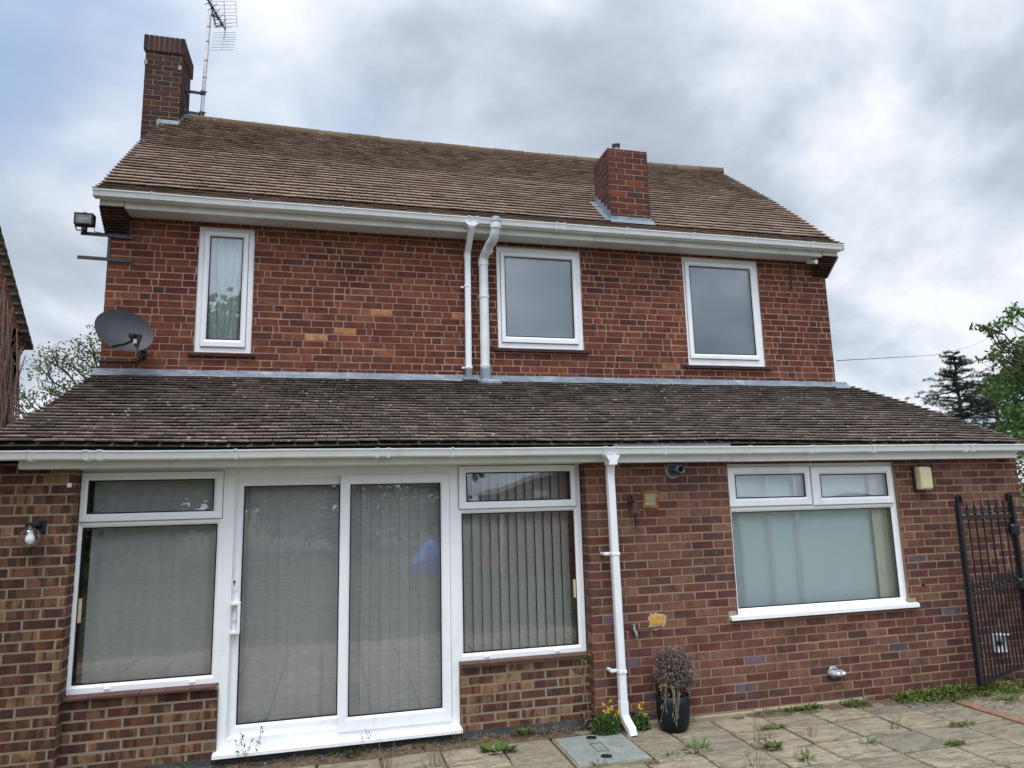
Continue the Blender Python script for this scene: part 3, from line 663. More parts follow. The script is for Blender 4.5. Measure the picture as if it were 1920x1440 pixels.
# ------------------------------------------------------------------ roofs: every tile is its own little slab
def lerp_tab(tab, t):
    for (a, va), (b, vb) in zip(tab, tab[1:]):
        if t <= b: return va+(vb-va)*(t-a)/(b-a)
    return tab[-1][1]
def tile_roof(mb, prof, xl, xr, gauge, seed, dz=lambda x, t: 0., thick=.014, lift=.012, skip=None, jit=1., fac=1.5):
    """prof: polyline of (y, z) from eaves to ridge; tiles 165 mm wide, half-bonded"""
    rg = random.Random(seed); segs = []; tot = 0
    for a, b in zip(prof, prof[1:]):
        l = math.hypot(b[0]-a[0], b[1]-a[1]); segs.append((tot, l, a, b)); tot += l
    def at(s_):
        for o, l, a, b in segs:
            if s_ <= o+l+1e-6 or (a, b) == (segs[-1][2], segs[-1][3]):
                t = (s_-o)/l; return Vector((0, a[0]+(b[0]-a[0])*t, a[1]+(b[1]-a[1])*t)), Vector((0, (b[0]-a[0])/l, (b[1]-a[1])/l))
    rows = int(tot/gauge)
    for k in range(0, rows+1):
        s0 = k*gauge; t = max(0, s0/tot); p0, d = at(max(s0, 0)); p0 = p0 + d*(s0-max(s0, 0)); nrm = Vector((0, -d.z, d.y))
        a, b = xl(t), xr(t); x = a - (.0825 if k % 2 else 0)
        rl = rg.uniform(-.004, .004)
        sn = min(tot, s0+gauge); t1 = max(0, sn/tot); q0, _d = at(max(sn, 0)); dk = lambda xx, q, tt: (xx, q.y-nrm.y*.02, q.z-nrm.z*.02+dz(xx, tt))
        a1, b1 = xl(t1), xr(t1); nq = 24
        if not skip or True:
            mb.rings([[dk(aa+.012+(bb-aa-.024)*i/nq, q, tt) for i in range(nq+1)] for aa, bb, q, tt in ((a, b, p0, t), (a1, b1, q0, t1))], 0, False)
        for e_, e1_ in ((a+.006, a1+.006), (b-.006, b1-.006)):
            v4 = [dk(e_, p0, t), dk(e1_, q0, t1)]; mb.add([(v4[0][0], v4[0][1], v4[0][2]+.034), (v4[1][0], v4[1][1], v4[1][2]+.034), (v4[1][0], v4[1][1], v4[1][2]-.03), (v4[0][0], v4[0][1], v4[0][2]-.03)], [(0, 1, 2, 3)], 0)
        while x < b:
            x0, x1 = max(x, a)+jit*rg.uniform(.0005, .003), min(x+.165-.004*jit, b)-jit*rg.uniform(0, .003); x += .166
            if x1-x0 < .03: continue
            if skip and skip((x0+x1)/2, p0.y): continue
            ln = gauge*(fac if gauge < .09 else fac*(1+.16*t)); wv = .006*(1-jit)*mnoise.noise((x*1.7, k*3.1, 0)); e0, e1 = lift+jit*rg.uniform(-.003, .005)+wv, lift+jit*rg.uniform(-.003, .005)+wv; sh = rl+jit*rg.uniform(-.004, .004)+wv; tw = jit*rg.uniform(-.003, .003)
            def pt(xx, s_, n): 
                q = p0+d*s_+nrm*n; return (xx, q.y, q.z+dz(xx, t))
            hd = min(ln, max(.03, tot-s0+.05))
            vs = [pt(x0, sh-tw, e0+thick), pt(x1, sh+tw, e1+thick), pt(x1, hd, -.002), pt(x0, hd, -.002),
                  pt(x0, sh-tw, e0), pt(x1, sh+tw, e1), pt(x1, hd, -.014), pt(x0, hd, -.014)]
            mb.add(vs, [(0, 1, 2, 3), (4, 5, 1, 0), (5, 6, 2, 1), (4, 0, 3, 7), (4, 7, 6, 5)], 0)
# main roof
PROF = [(1.25, 5.065), (1.45, 5.20), (1.85, 5.575), (2.6, 6.25), (3.92, 7.35)]
sag = lambda x: -.055*(1-((x-2.0)/4.25)**2)
mb = MB()
ch2 = lambda x, y: 3.24 < x < 3.72 and 1.52 < y < 1.95
tile_roof(mb, PROF, lambda t: -2.33, lambda t: 6.31, .1, 31, lambda x, t: sag(x)*t*.9 + .012*math.sin(x*1.3+t*3)*t, skip=ch2, thick=.012, lift=.017, fac=1.45, jit=.7)
for a, b in zip(PROF, PROF[1:]): mb.quad((-2.31, a[0], a[1]-.07), (6.29, a[0], a[1]-.07), (6.29, b[0], b[1]-.07), (-2.31, b[0], b[1]-.07), 1)
for a, b in zip(PROF, PROF[1:]):      # verge undercloak
    for x in (-2.31, 6.29): mb.quad((x, a[0], a[1]-.07), (x, b[0], b[1]-.07), (x, b[0], b[1]-.0), (x, a[0], a[1]-.0), 1)
mb.quad((-2.31, 6.6, 5.0), (6.29, 6.6, 5.0), (6.29, 3.92, 7.3), (-2.31, 3.92, 7.3), 0)
roof = mb.build('roof', [M['tile_tan'], M['felt']], house); tag(roof, 'tan brown clay tiled main roof')
mb = MB(); rg = random.Random(5); x = -2.05
while x < 6.28:
    l = min(.44, 6.3-x); z0 = 7.325+sag(x)*1.15; z1 = 7.325+sag(x+l)*1.15; e = rg.uniform(-.004, .004)
    rr = [[(xx, 3.92+.105*math.cos(a), zz_+.10*math.sin(a)+e) for a in [math.pi*(i/10*1.16-.08) for i in range(11)]] for xx, zz_ in ((x+.004, z0), (x+l-.004, z1))]
    mb.rings(rr, 0, False, True, True, True)
    mb.box(x+l-.01, x+l+.01, 3.83, 4.01, z1-.03, z1+.085, 1, .02)
    x += l
mb.build('ridge_tiles', [M['ridge'], M['mortar_grey']], roof)
# eaves: fascia, soffit, corbels, gutter
mb = MB(); mb.box(-2.06, 6.03, 1.335, 1.36, 4.928, 5.045, 0, .004); mb.build('fascia', M['upvc_old'], house)
for a, b in ((-2.285, -2.066), (6.036, 6.26)):
    mb = MB(); mb.box(a, b, 1.33, 1.46, 4.945, 5.03, 0, .006); mb.build('fascia_end', M['upvc_old'], house)
mb = MB(); mb.box(-2.06, 6.03, 1.361, UY, 4.932, 4.945); mb.build('soffit', M['soffit'], house)
for a, b in ((-2.29, -2.06), (6.03, 6.27)):
    mb = MB(); n = 10; rg = random.Random(int(a*9))
    for i in range(n):
        t = i/(n-1); yf = UY-.012-(UY-1.35)*(t**.9); z = 4.735+.0215*i; m = 10
        fr = [(a+(b-a)*j/m, yf+.006*math.sin(j*2.4+i*.8)+rg.uniform(-.002, .002)) for j in range(m+1)]
        lo = [(x, y, z) for x, y in fr]+[(b, UY+.1, z), (a, UY+.1, z)]; hi = [(x, y, zz_+.015) for x, y, zz_ in lo]
        mb.rings([lo, hi], 1, True, True, True)
        mb.box(a+.004, b-.004, yf+.02, UY+.1, z+.0151, z+.0214, 0)
    mb.build('corbel', [M['mortar_pink'], M['brick_dark']], house)
GP = [(0., 0.), (0., -.052), (-.012, -.066), (-.078, -.070), (-.094, -.060), (-.106, -.018), (-.117, -.010), (-.118, .0), (-.104, .0), (-.100, -.016), (-.088, -.052), (-.012, -.058), (-.006, 0.)]
def gutter(x0, x1, y, z, brks, unions, label, ends=(True, True)):
    mb = MB(); n = 18; rg = random.Random(2); rr = []
    for i in range(n+1):
        x = x0+(x1-x0)*i/n; j = rg.uniform(-.003, .003); rr.append([(x, y+a+j*.5, z+b+j) for a, b in GP])
    mb.rings(rr, 0, True, True, True)
    g = mb.build('gutter', M['gutter'], house); tag(g, label)
    for x, w in [(b, .016) for b in brks]+[(u+d, .03) for u in unions for d in (-.045, .045)]:
        mb = MB(); o = [(a*1.15-.0 if a < -.02 else a, b-.008 if b < -.03 else b+.004) for a, b in GP[:8]]
        mb.rings([[(xx, y+a, z+b) for a, b in o] for xx in (x-w/2, x+w/2)], 0, False, True, True)
        mb.build('gutter_bracket', M['pipe'], g)
    return g
def xp(px, y0=0): return px
gutter(-2.32, 6.27, 1.335, 5.065, [-1.79, -.86, .06, .98, 1.70, 3.30, 4.16, 5.0, 5.82], [1.46, 2.48], 'upper white gutter along the main roof eaves')
gutter(-2.52, 7.02, -.125, 2.395, [-2.13, -.73, .96, 2.9, 3.75, 4.42, 5.12], [-1.72, .39, 2.36, 6.27], 'lower white gutter along the lean-to eaves')
# lower fascia in two lengths
mb = MB(); mb.box(-2.24, 2.40, -.12, -.10, 2.272, 2.375, 0, .004); mb.box(-2.24, 2.40, -.10, .14, 2.27, 2.285); mb.build('fascia', M['upvc_old'], house)
mb = MB(); mb.box(2.44, 3.62, -.122, -.10, 2.262, 2.435, 0, .004); mb.box(3.625, 6.98, -.122, -.10, 2.258, 2.40, 0, .004); mb.box(2.44, 6.98, -.10, .0, 2.262, 2.28)
mb.build('fascia', M['upvc'], house)
mb = MB(); mb.box(-2.45, 7.0, -.10, -.06, 2.36, 2.46); mb.box(-2.4, 7.0, -.06, 1.6, 2.34, 2.36)
mb.build('eaves_felt', M['felt'], house)
# lean-to roof
def ldz(x, t): 
    return (lerp_tab([(-3, .035), (-2.3, .035), (-.5, .03), (1.0, .026), (2.2, .03), (3.8, .022), (6.2, .002), (7.2, -.02)], x))*(1-t) + .006*math.sin(x*2.1+t*6)*(1-t*.5)
mb = MB()
tile_roof(mb, [(-.175, 2.415), (.4, 2.69), (1.56, 3.275)], lambda t: lerp_tab([(0, -2.46), (1, -2.285)], t), lambda t: lerp_tab([(0, 7.03), (.1, 7.03), (.35, 6.98), (.65, 6.78), (1, 6.44)], t), .082, 41, ldz, thick=.012, lift=.020, jit=.85, fac=1.45)
mb.quad((-2.42, -.17, 2.36), (6.98, -.17, 2.36), (6.40, 1.56, 3.20), (-2.27, 1.56, 3.20), 1)
mb.add([(-2.41, -.15, 2.36), (-2.26, 1.56, 3.2), (-2.26, 1.56, 2.3), (-2.41, -.1, 2.3)], [(0, 1, 2, 3)], 1)
tag(mb.build('roof', [M['tile_dark'], M['felt']], house), 'dark purple brown lean-to roof speckled with pale lichen')
mb = MB(); rg = random.Random(8)      # lead flashing dressed over the top course
x = -2.30
while x < 6.35:
    l = min(rg.uniform(1.1, 1.5), 6.36-x); n = 8
    mb.rings([[(x+l*i/n+(.0 if i < n else .02), y+rg.uniform(-.002, .002), z+rg.uniform(-.003, .003)) for y, z in ((UY-.004, 3.345), (UY-.014, 3.338), (UY-.02, 3.31), (UY-.05, 3.295), (UY-.10, 3.273), (UY-.104, 3.262), (UY-.03, 3.28))] for i in range(n+1)], 0, False)
    x += l
mb.build('flashing', M['lead'], house)

# ------------------------------------------------------------------ chimneys
def chimney(label, x0, x1, y0, y1, z0, z1, phase, mat, cap):
    mb = MB(); zc = z1-(.225 if cap else 0)
    F = [((x0, y0, 0), X, -Y_, x1-x0), ((x1, y0, 0), Y_, X, y1-y0), ((x0, y1, 0), -Y_, -X, y1-y0), ((x1, y1, 0), -X, Y_, x1-x0)]
    sp = (lambda u, z, rg: 2 if rg.random() < .06 else 1)
    for i, (o, u, n, l) in enumerate(F):
        bricks(mb, o, u, n, 0, l, z0, zc, (), phase, 'header' if i % 2 else 'stretcher', 50+i, sp, recess=.004)
    if cap:
        e = .028; rg = random.Random(3)
        for (o, u, n, l) in F:
            o = Vector(o); a = -e; bw = (l+2*e)/8
            for k in range(8):
                p, q = a+k*bw+.005, a+(k+1)*bw-.005; j = rg.uniform(0, .004)
                vs = [o+u*t+n*(e-j)+Z_*z for t, z in ((p, zc+.006), (q, zc+.006), (q, z1-.005+j), (p, z1-.005+j))]; vb = [v-n*.05 for v in vs]
                mb.rings([vs, vb], 1, True, True)
        mb.box(x0-e+.008, x1+e-.008, y0-e+.008, y1+e-.008, zc, z1-.012, 0)
    else:
        mb.box(x0+.006, x1-.006, y0+.006, y1-.006, z1-.05, z1-.006, 0)
        mb.box(x0+.03, x1-.03, y0+.03, y1-.03, z1-.02, z1+.02, 3, .02)
    c = mb.build('chimney', [M['mortar_pink'] if not cap else M['mortar_brown'], M[mat], M['brick_rust'] if not cap else M['brick_stack'], M['ridge']], house); tag(c, label)
    return c
c1 = chimney('tall dark brick chimney at the left gable with a soldier course cap', -2.56, -2.10, 3.6, 4.18, 4.0, 8.36, .065, 'brick_dark', True)
mb = MB(); mb.box(-2.37, -2.09, 3.57, 3.60, 7.02, 7.13, 0, .006)
for i in range(5): mb.box(-2.102, -2.09, 3.6+.09*i, 3.6+.09*(i+1)+.02, 7.03+.08*i, 7.17+.08*i, 0, .004)
mb.build('flashing', M['lead'], c1)
for x, z in ((-2.56, 7.96), (-2.13, 7.93)):
    mb = MB(); mb.box(x-.012, x+.03, 3.585, 3.60, z-.04, z+.03, 0, .003); mb.build('bracket_clip', M['galv'], c1)
c2 = chimney('short square red brick chimney low on the right of the main roof', 3.22, 3.745, 1.5, 1.98, 5.1, 6.215, .04, 'brick_stack', False)
mb = MB(); mb.box(3.21, 3.755, 1.482, 1.5, 5.28, 5.325, 0, .004); mb.quad((3.19, 1.43, 5.225), (3.775, 1.43, 5.225), (3.755, 1.484, 5.29), (3.21, 1.484, 5.29))
mb.quad((3.19, 1.43, 5.225), (3.21, 1.484, 5.29), (3.21, 1.484, 5.25), (3.19, 1.43, 5.19))
for i in range(5):
    y = 1.49+.098*i; z = 5.28+.088*i
    for x in (3.217, 3.748): mb.add([(x, y, z-.04), (x, y+.10, z+.05), (x, y+.10, z+.16), (x, y+.0, z+.12)], [(0, 1, 2, 3)])
    for xa, xb in ((3.14, 3.218), (3.747, 3.80)): mb.quad((xa, y, z-.02+.012), (xb, y, z-.02+.012), (xb, y+.1, z+.07+.012), (xa, y+.1, z+.07+.012))
mb.build('flashing', M['lead'], c2)
mb = MB(); mb.lathe([(.05, 0), (.05, .03), (.043, .032), (.043, .085), (.055, .087), (.052, .11), (.02, .125), (0.001, .127)], (3.39, 1.62, 6.235), n=18)
for i in range(3): mb.lathe([(.048, .042+.016*i), (.048, .05+.016*i)], (3.39, 1.62, 6.235), n=18, cap=False, mat=1)
mb.build('flue_terminal', [M['silver'], M['gasket']], c2)

# ------------------------------------------------------------------ rainwater and soil pipes
def sqpipe(mb, path, w=.065, d=.065, mat=0, bev=.008):
    P = [Vector(p) for p in path]; rr = []
    for i, p in enumerate(P):
        dd = (P[min(i+1, len(P)-1)]-P[max(i-1, 0)]).normalized(); ux = (X-dd*X.dot(dd)).normalized(); uy = dd.cross(ux)
        h, k = w/2, d/2; rr.append([p+ux*a+uy*b for a, b in ((-h+bev, -k), (h-bev, -k), (h, -k+bev), (h, k-bev), (h-bev, k), (-h+bev, k), (-h, k-bev), (-h, -k+bev))])
    mb.rings(rr, mat, True, True, True)
mb = MB(); xl_ = lambda z: 2.386+.026*(1-z/2.27)
sqpipe(mb, [(xl_(2.27), -.185, 2.30), (xl_(2.2), -.15, 2.22), (xl_(2.15), -.135, 2.16), (xl_(.16), -.13, .17)])
sqpipe(mb, [(xl_(.25), -.13, .255), (xl_(.14), -.13, .14)], .073, .073)
sqpipe(mb, [(xl_(.15), -.13, .15), (xl_(.1)+.012, -.15, .10), (xl_(.0)+.03, -.20, .045), (xl_(.0)+.034, -.215, .0)], .069, .069)
mb.rings([[(x0_, y, z) for x0_, y in ((2.38-a, -.12), (2.38+a, -.12), (2.38+a, -.245), (2.38-a, -.245))] for a, z in ((.062, 2.325), (.060, 2.31), (.037, 2.275), (.037, 2.24))], 0, True, True, True)
dp = mb.build('downpipe', M['pipe'], house); tag(dp, 'white square downpipe on the lower wall ending in a shoe beside the drain cover')
for z in (1.47, .495):
    mb = MB(); x = xl_(z); mb.box(x-.038, x+.038, -.17, -.09, z-.014, z+.014, 0, .004); mb.box(x-.085, x-.034, -.10, -.085, z-.014, z+.014, 0, .004); mb.box(x-.085, x-.06, -.086, 0, z-.01, z+.01)
    mb.build('pipe_clip', M['pipe'], dp)
mb = MB(); sqpipe(mb, [(1.452, 1.27, 5.03), (1.452, 1.27, 4.96), (1.448, 1.49, 4.77), (1.446, 1.515, 4.72), (1.44, 1.52, 3.38)]); sqpipe(mb, [(1.45, 1.27, 5.0), (1.45, 1.27, 4.95)], .074, .074); sqpipe(mb, [(1.446, 1.518, 4.75), (1.446, 1.52, 4.66)], .072, .072)
mb.rings([[(1.45+a*i, 1.27+.045*j, z) for i, j in ((-1, -1), (1, -1), (1, 1), (-1, 1))] for a, z in ((.075, 5.015), (.07, 4.995), (.037, 4.965))], 0, True, True, True)
dp = mb.build('downpipe', M['pipe'], house); tag(dp, 'thin white square downpipe dropping down the upper wall')
for z in (4.35, 3.42):
    mb = MB(); mb.box(1.403, 1.479, 1.48, 1.565, z-.012, z+.012, 0, .004); mb.box(1.37, 1.405, 1.535, 1.55, z-.012, z+.012, 0, .004); mb.build('pipe_clip', M['pipe'], dp)
mb = MB(); sqpipe(mb, [(1.44, 1.52, 3.40), (1.44, 1.52, 3.25)], .075, .072); mb.box(1.36, 1.52, 1.40, 1.50, 3.255, 3.29, 0, .01); mb.build('lead_collar', M['lead'], dp)
pts = [(1.625, 1.49, 3.38), (1.625, 1.49, 4.64)]
for i in range(1, 7):
    t = i/6; a = t*math.pi/2; pts.append((1.625+.03*(1-math.cos(a)), 1.49-.10*(1-math.cos(a)), 4.64+.10*math.sin(a)))
for i in range(0, 7):
    t = i/6; a = t*math.pi/2; pts.append((1.668+.035*math.sin(a), 1.34-.15*math.sin(a), 4.80+.12*(1-math.cos(a))))
pts += [(1.706, 1.175, 4.98), (1.708, 1.172, 5.03)]
mb = MB(); mb.tube(pts, .052, 18)
sp_ = mb.build('soil_pipe', M['soilpipe'], house); tag(sp_, 'round grey white soil pipe bending forward over the upper gutter')
for a, b in (((1.625, 1.49, 4.60), (1.625, 1.49, 4.66)), ((1.625, 1.49, 4.22), (1.625, 1.49, 4.245)), ((1.648, 1.41, 4.735), (1.662, 1.375, 4.765)), ((1.705, 1.18, 4.93), (1.707, 1.174, 4.99)), ((1.625, 1.49, 3.42), (1.625, 1.49, 3.45))):
    mb = MB(); mb.tube([a, b], .059, 18); mb.build('pipe_collar', M['soilpipe'], sp_)
mb = MB(); mb.lathe([(.06, -.02), (.052, .02), (.04, .04), (.001, .05)], (1.708, 1.172, 5.02), n=16); mb.build('vent_cap', M['grey_plastic'], sp_)
mb = MB(); mb.tube([(1.625, 1.49, 3.24), (1.625, 1.49, 3.40)], .062, 18); mb.box(1.53, 1.78, 1.33, 1.5, 3.20, 3.265, 0, .02); mb.build('lead_collar', M['lead'], sp_)

# ------------------------------------------------------------------ things fixed to the house
# satellite dish
d = thing('satellite_dish', 'charcoal oval satellite dish at the left corner of the upper wall', 'satellite dish', (-1.95, 1.57, 3.6))
n_ = Vector((.28, -.90, .33)).normalized(); ax = (X - n_*X.dot(n_)).normalized(); ax = (Matrix.Rotation(R(-24), 3, n_) @ ax).normalized(); ay = n_.cross(ax).normalized()
if ay.z < 0: ay = -ay
ctr = Vector((-1.955, 1.22, 3.655)); mb = MB(); rr = []
for k in range(9):
    t = k/8; rr.append([ctr + ax*(.262*t*math.cos(a)) + ay*(.212*t*math.sin(a)) + n_*(.05*t*t-.05) for a in [2*math.pi*i/40 for i in range(40)]])
mb.rings(rr, 0, True, smooth=True); mb.rings([[p-n_*.012 for p in r_] for r_ in rr], 1, True, smooth=True); mb.rings([rr[-1], [p-n_*.012 for p in rr[-1]]], 1)
mb.build('dish', [M['dish'], M['dishback']], d)
tip = ctr + ax*.15 - ay*.115 + n_*.17
mb = MB(); low = ctr - ay*.205 + n_*.0 + ax*.02
mb.tube([low, low*.45+tip*.55+Vector((0, 0, -.03)), tip-Vector((0, 0, .03))], .013, 8); mb.build('feed_arm', M['black'], d)
mb = MB(); dn = (ctr-tip).normalized(); mb.tube([tip-dn*.02, tip+dn*.05], [.034, .034], 14); mb.tube([tip+dn*.05, tip+dn*.06], [.034, .026], 14, 1); mb.bar(tip-dn*.01+Vector((.05, 0, .03)), tip-dn*.01+Vector((.02, 0, -.09)), .035, .03)
mb.bar(tip-dn*.035+Vector((0, 0, -.05)), tip-dn*.035+Vector((0, 0, -.01)), .03, .01, 1); mb.build('receiver', [M['black'], M['dishback']], d)
mb = MB(); mb.tube([ctr-n_*.06, ctr-n_*.14, (-1.86, 1.50, 3.55), (-1.86, 1.56, 3.52)], .02, 10); mb.box(-1.90, -1.83, 1.545, 1.562, 3.46, 3.6, 0, .004); mb.build('wall_mount', M['bracket'], d)
mb = MB(); mb.tube([tip+Vector((0, .02, -.04)), (-1.84, 1.3, 3.50), (-1.80, 1.50, 3.47), (-1.88, 1.555, 3.42), (-2.0, 1.56, 3.415), (-2.27, 1.56, 3.42)], .006, 6); mb.tube([(-1.85, 1.3, 3.52), (-1.84, 1.5, 3.44), (-1.95, 1.558, 3.405), (-2.27, 1.558, 3.408)], .005, 6); mb.build('cable', M['cable'], d)
# floodlight on its bracket
b_ = thing('light_bracket', 'dark steel bracket of two flat arms bolted to the left wall corner', 'bracket', (-2.25, 1.56, 4.46))
for z, xa in ((4.715, -2.5), (4.462, -2.515)):
    mb = MB(); mb.bar((xa, 1.552, z+.006), (-2.02, 1.552, z-.006), .036, .008)
    for x in (-2.2, -2.06): mb.lathe([(.006, 0), (.006, .004), (.001, .005)], (x, 1.548, z-.002), (0, -1, 0), 8, 1)
    mb.build('arm', [M['bracket'], M['gasket']], b_)
mb = MB(); mb.bar((-2.238, 1.558, 4.70), (-2.238, 1.558, 4.47), .03, .006); mb.build('upright', M['bracket'], b_)
f_ = thing('floodlight', 'small square black floodlight standing on the upper bracket arm', 'floodlight', (-2.45, 1.5, 4.73))
mb = MB(); mb.box(-2.545, -2.365, 1.46, 1.54, 4.775, 4.905, 0, .012); mb.box(-2.47, -2.44, 1.48, 1.5, 4.90, 4.92, 0, .004); mb.build('housing', M['black'], f_)
mb = MB(); mb.sweep((-2.54, -2.37, 4.78, 4.90), (-2.525, -2.385, 4.795, 4.885), [(0, 1.46), (0, 1.452), (1, 1.452), (1, 1.46)], 1); mb.box(-2.525, -2.385, 1.455, 1.459, 4.795, 4.885, 0); mb.box(-2.495, -2.415, 1.4535, 1.456, 4.825, 4.855, 2)
mb.build('lens', [M['lens'], M['black'], M['silver']], f_)
mb = MB(); mb.box(-2.478, -2.435, 1.48, 1.53, 4.725, 4.78, 0, .004); mb.tube([(-2.535, 1.5, 4.80), (-2.535, 1.5, 4.765), (-2.525, 1.51, 4.735), (-2.48, 1.51, 4.735)], .007, 6); mb.tube([(-2.375, 1.5, 4.775), (-2.36, 1.5, 4.765), (-2.375, 1.52, 4.735), (-2.3, 1.545, 4.73), (-2.24, 1.55, 4.735)], .004, 6); mb.build('stem', M['black'], f_)
# TV aerial on its mast
t_ = thing('tv_aerial', 'television aerial on a pale mast strapped to the tall left chimney', 'aerial', (-1.88, 3.95, 7.4))
mb = MB(); mb.tube([(-1.885, 3.95, 7.42), (-1.84, 3.95, 9.10)], .025, 12)
for k, t in enumerate((.2, .36, .52, .70, .84)): 
    p = Vector((-1.885, 3.95, 7.42)).lerp(Vector((-1.84, 3.95, 9.10)), t); mb.tube([p, p+Vector((0, 0, .012))], .027, 12, 1)
mb.build('mast', [M['mast'], M['gasket']], t_)
for z in (7.48, 7.80):
    mb = MB(); mb.bar((-2.10, 3.95, z), (-1.86, 3.95, z-.01), .03, .03); mb.bar((-2.095, 3.86, z), (-2.095, 4.04, z), .05, .006, 0, (1, 0, 0)); mb.tube([(-1.885+.01*(z-7.4), 3.95, z-.03), (-1.885+.01*(z-7.4), 3.95, z+.02)], .036, 12); mb.tube([(-1.87, 3.90, z-.005), (-1.82, 3.90, z-.01)], .01, 6); mb.build('mast_bracket', M['bracket'], t_)
Rf = Vector((-1.665, 4.22, 9.02)); bd = Vector((-.24, -1., .02)).normalized(); bx = bd.cross(Z_).normalized()
mb = MB(); mb.tube([Rf, Rf+bd*1.25], .012, 6); mb.bar(Rf+bd*.27+Vector((0, 0, .0)), (-1.84, 3.95, 9.05), .03, .02); mb.tube([Rf+bd*.1, Rf+bd*.25+Vector((-.03, 0, -.14)), Rf+bd*.55+Vector((0, 0, 0))], .009, 6); mb.build('boom', M['bracket'], t_)
for sgn in (1, -1):
    for g0, g1 in ((0.05, .20), (.24, .40)):
        mb = MB(); s1 = Rf + Vector((0, 0, sgn*g0)) + bd*(.25*g0); s2 = Rf + Vector((0, 0, sgn*g1)) + bd*(.25*g1)
        for k in range(4):
            c = s1.lerp(s2, k/3); mb.tube([c-bx*.175, c+bx*.175], .0045, 5)
        for e in (-.175, .175): mb.tube([s1+bx*e, s2+bx*e], .0045, 5)
        mb.tube([Rf, s2], .007, 5); mb.build('reflector', M['alu'], t_)
for k in range(10):
    c = Rf + bd*(.14+.11*k); mb = MB(); h = .07-.002*k
    for sx in (-1, 1):
        for sz in (-1, 1): mb.tube([c, c+bx*(sx*h)+Z_*(sz*h*.8)+bd*.015], .005, 5)
    mb.box(c.x-.015, c.x+.015, c.y-.015, c.y+.015, c.z-.02, c.z+.02, 0, .004)
    mb.build('director', M['bracket'], t_)
mb = MB(); c = Rf+bd*.1; pts = [c+bx*a+Z_*b for a, b in ((-.13, -.03), (.13, -.03), (.13, .03), (-.13, .03), (-.13, -.03))]; mb.tube(pts, .005, 5); mb.build('dipole', M['alu'], t_)
# security camera under the right eaves
s_ = thing('security_camera', 'small white bullet camera under the soffit at the right end of the upper wall', 'camera', (5.95, 1.47, 4.93))
mb = MB(); mb.lathe([(.03, 0), (.03, .012), (.012, .018), (.012, .03)], (5.93, 1.47, 4.931), (0, 0, -1), 14); mb.build('base', M['upvc'], s_)
mb = MB(); mb.lathe([(.022, -.05), (.026, -.045), (.026, .055), (.03, .06), (.03, .085), (.022, .085)], (5.94, 1.45, 4.89), Vector((.3, -.85, -.25)), 16); mb.lathe([(.021, .08), (.0215, .083), (.001, .084)], (5.94, 1.45, 4.89), Vector((.3, -.85, -.25)), 14, 1); mb.build('housing', [M['upvc'], M['gasket']], s_)
mb = MB(); mb.tube([(5.70, 1.555, 4.93), (5.695, 1.553, 4.75), (5.70, 1.555, 4.62), (5.685, 1.553, 4.55), (5.66, 1.555, 4.57)], .006, 6); tag(mb.build('loose_cable', M['cable']), 'thin dark cable dangling from the soffit right of the last upstairs window', 'cable')
# wall lamp on the left pier
l_ = thing('wall_lamp', 'black wall lamp with a round clear glass globe on the left brick pier', 'wall lamp', (-2.14, 0, 1.82))
mb = MB(); mb.box(-2.145, -2.065, -.03, 0, 1.81, 1.90, 0, .006); mb.box(-2.17, -2.08, -.10, -.02, 1.855, 1.885, 0, .006); mb.lathe([(.035, 0), (.035, .03)], (-2.135, -.085, 1.83), n=16); mb.build('bracket', M['black'], l_)
mb = MB(); mb.lathe([(.03, .07), (.045, .062), (.062, .04), (.07, .01), (.068, -.02), (.055, -.05), (.03, -.066), (.001, -.07)], (-2.135, -.085, 1.775), n=24, cap=False); mb.build('globe', M['bulbglass'], l_)
mb = MB(); mb.lathe([(.015, .055), (.016, .03), (.03, .0), (.032, -.02), (.022, -.042), (.001, -.05)], (-2.135, -.085, 1.775), n=16); mb.build('bulb', M['upvc'], l_)
mb = MB(); mb.box(-1.945, -1.915, -.012, 0, 2.135, 2.168, 0, .003); tag(mb.build('door_sensor', M['upvc']), 'tiny white sensor box high on the left pier', 'sensor')
# boiler flue
f_ = thing('boiler_flue', 'grey round boiler flue poking out under the lean-to fascia', 'flue', (3.06, 0, 2.19))
mb = MB(); mb.lathe([(.075, 0), (.075, .008), (.066, .014)], (3.06, 0, 2.185), (0, -1, 0), 26); mb.build('collar', M['grey_plastic'], f_)
fd_ = Vector((.06, -1, .02)); mb = MB(); mb.lathe([(.05, 0), (.05, .075), (.046, .08), (.046, .086)], (3.06, -.01, 2.19), fd_, 24, cap=False); mb.lathe([(.036, .03), (.036, .16), (.031, .16), (.031, .05)], (3.06, -.01, 2.19), fd_, 24, 0, cap=False); mb.lathe([(.05, .086), (.035, .087)], (3.06, -.01, 2.19), fd_, 24, 1, cap=False); mb.lathe([(.032, .06), (.001, .061)], (3.06, -.01, 2.19), fd_, 20, 1, cap=False)
for k in range(6):
    a = k*math.pi/3; q = Vector((3.06+.043*math.cos(a), -.1, 2.192+.043*math.sin(a))); mb.box(q.x-.006, q.x+.006, -.13, -.09, q.z-.006, q.z+.006)
mb.build('flue_tube', [M['flue'], M['gasket']], f_)
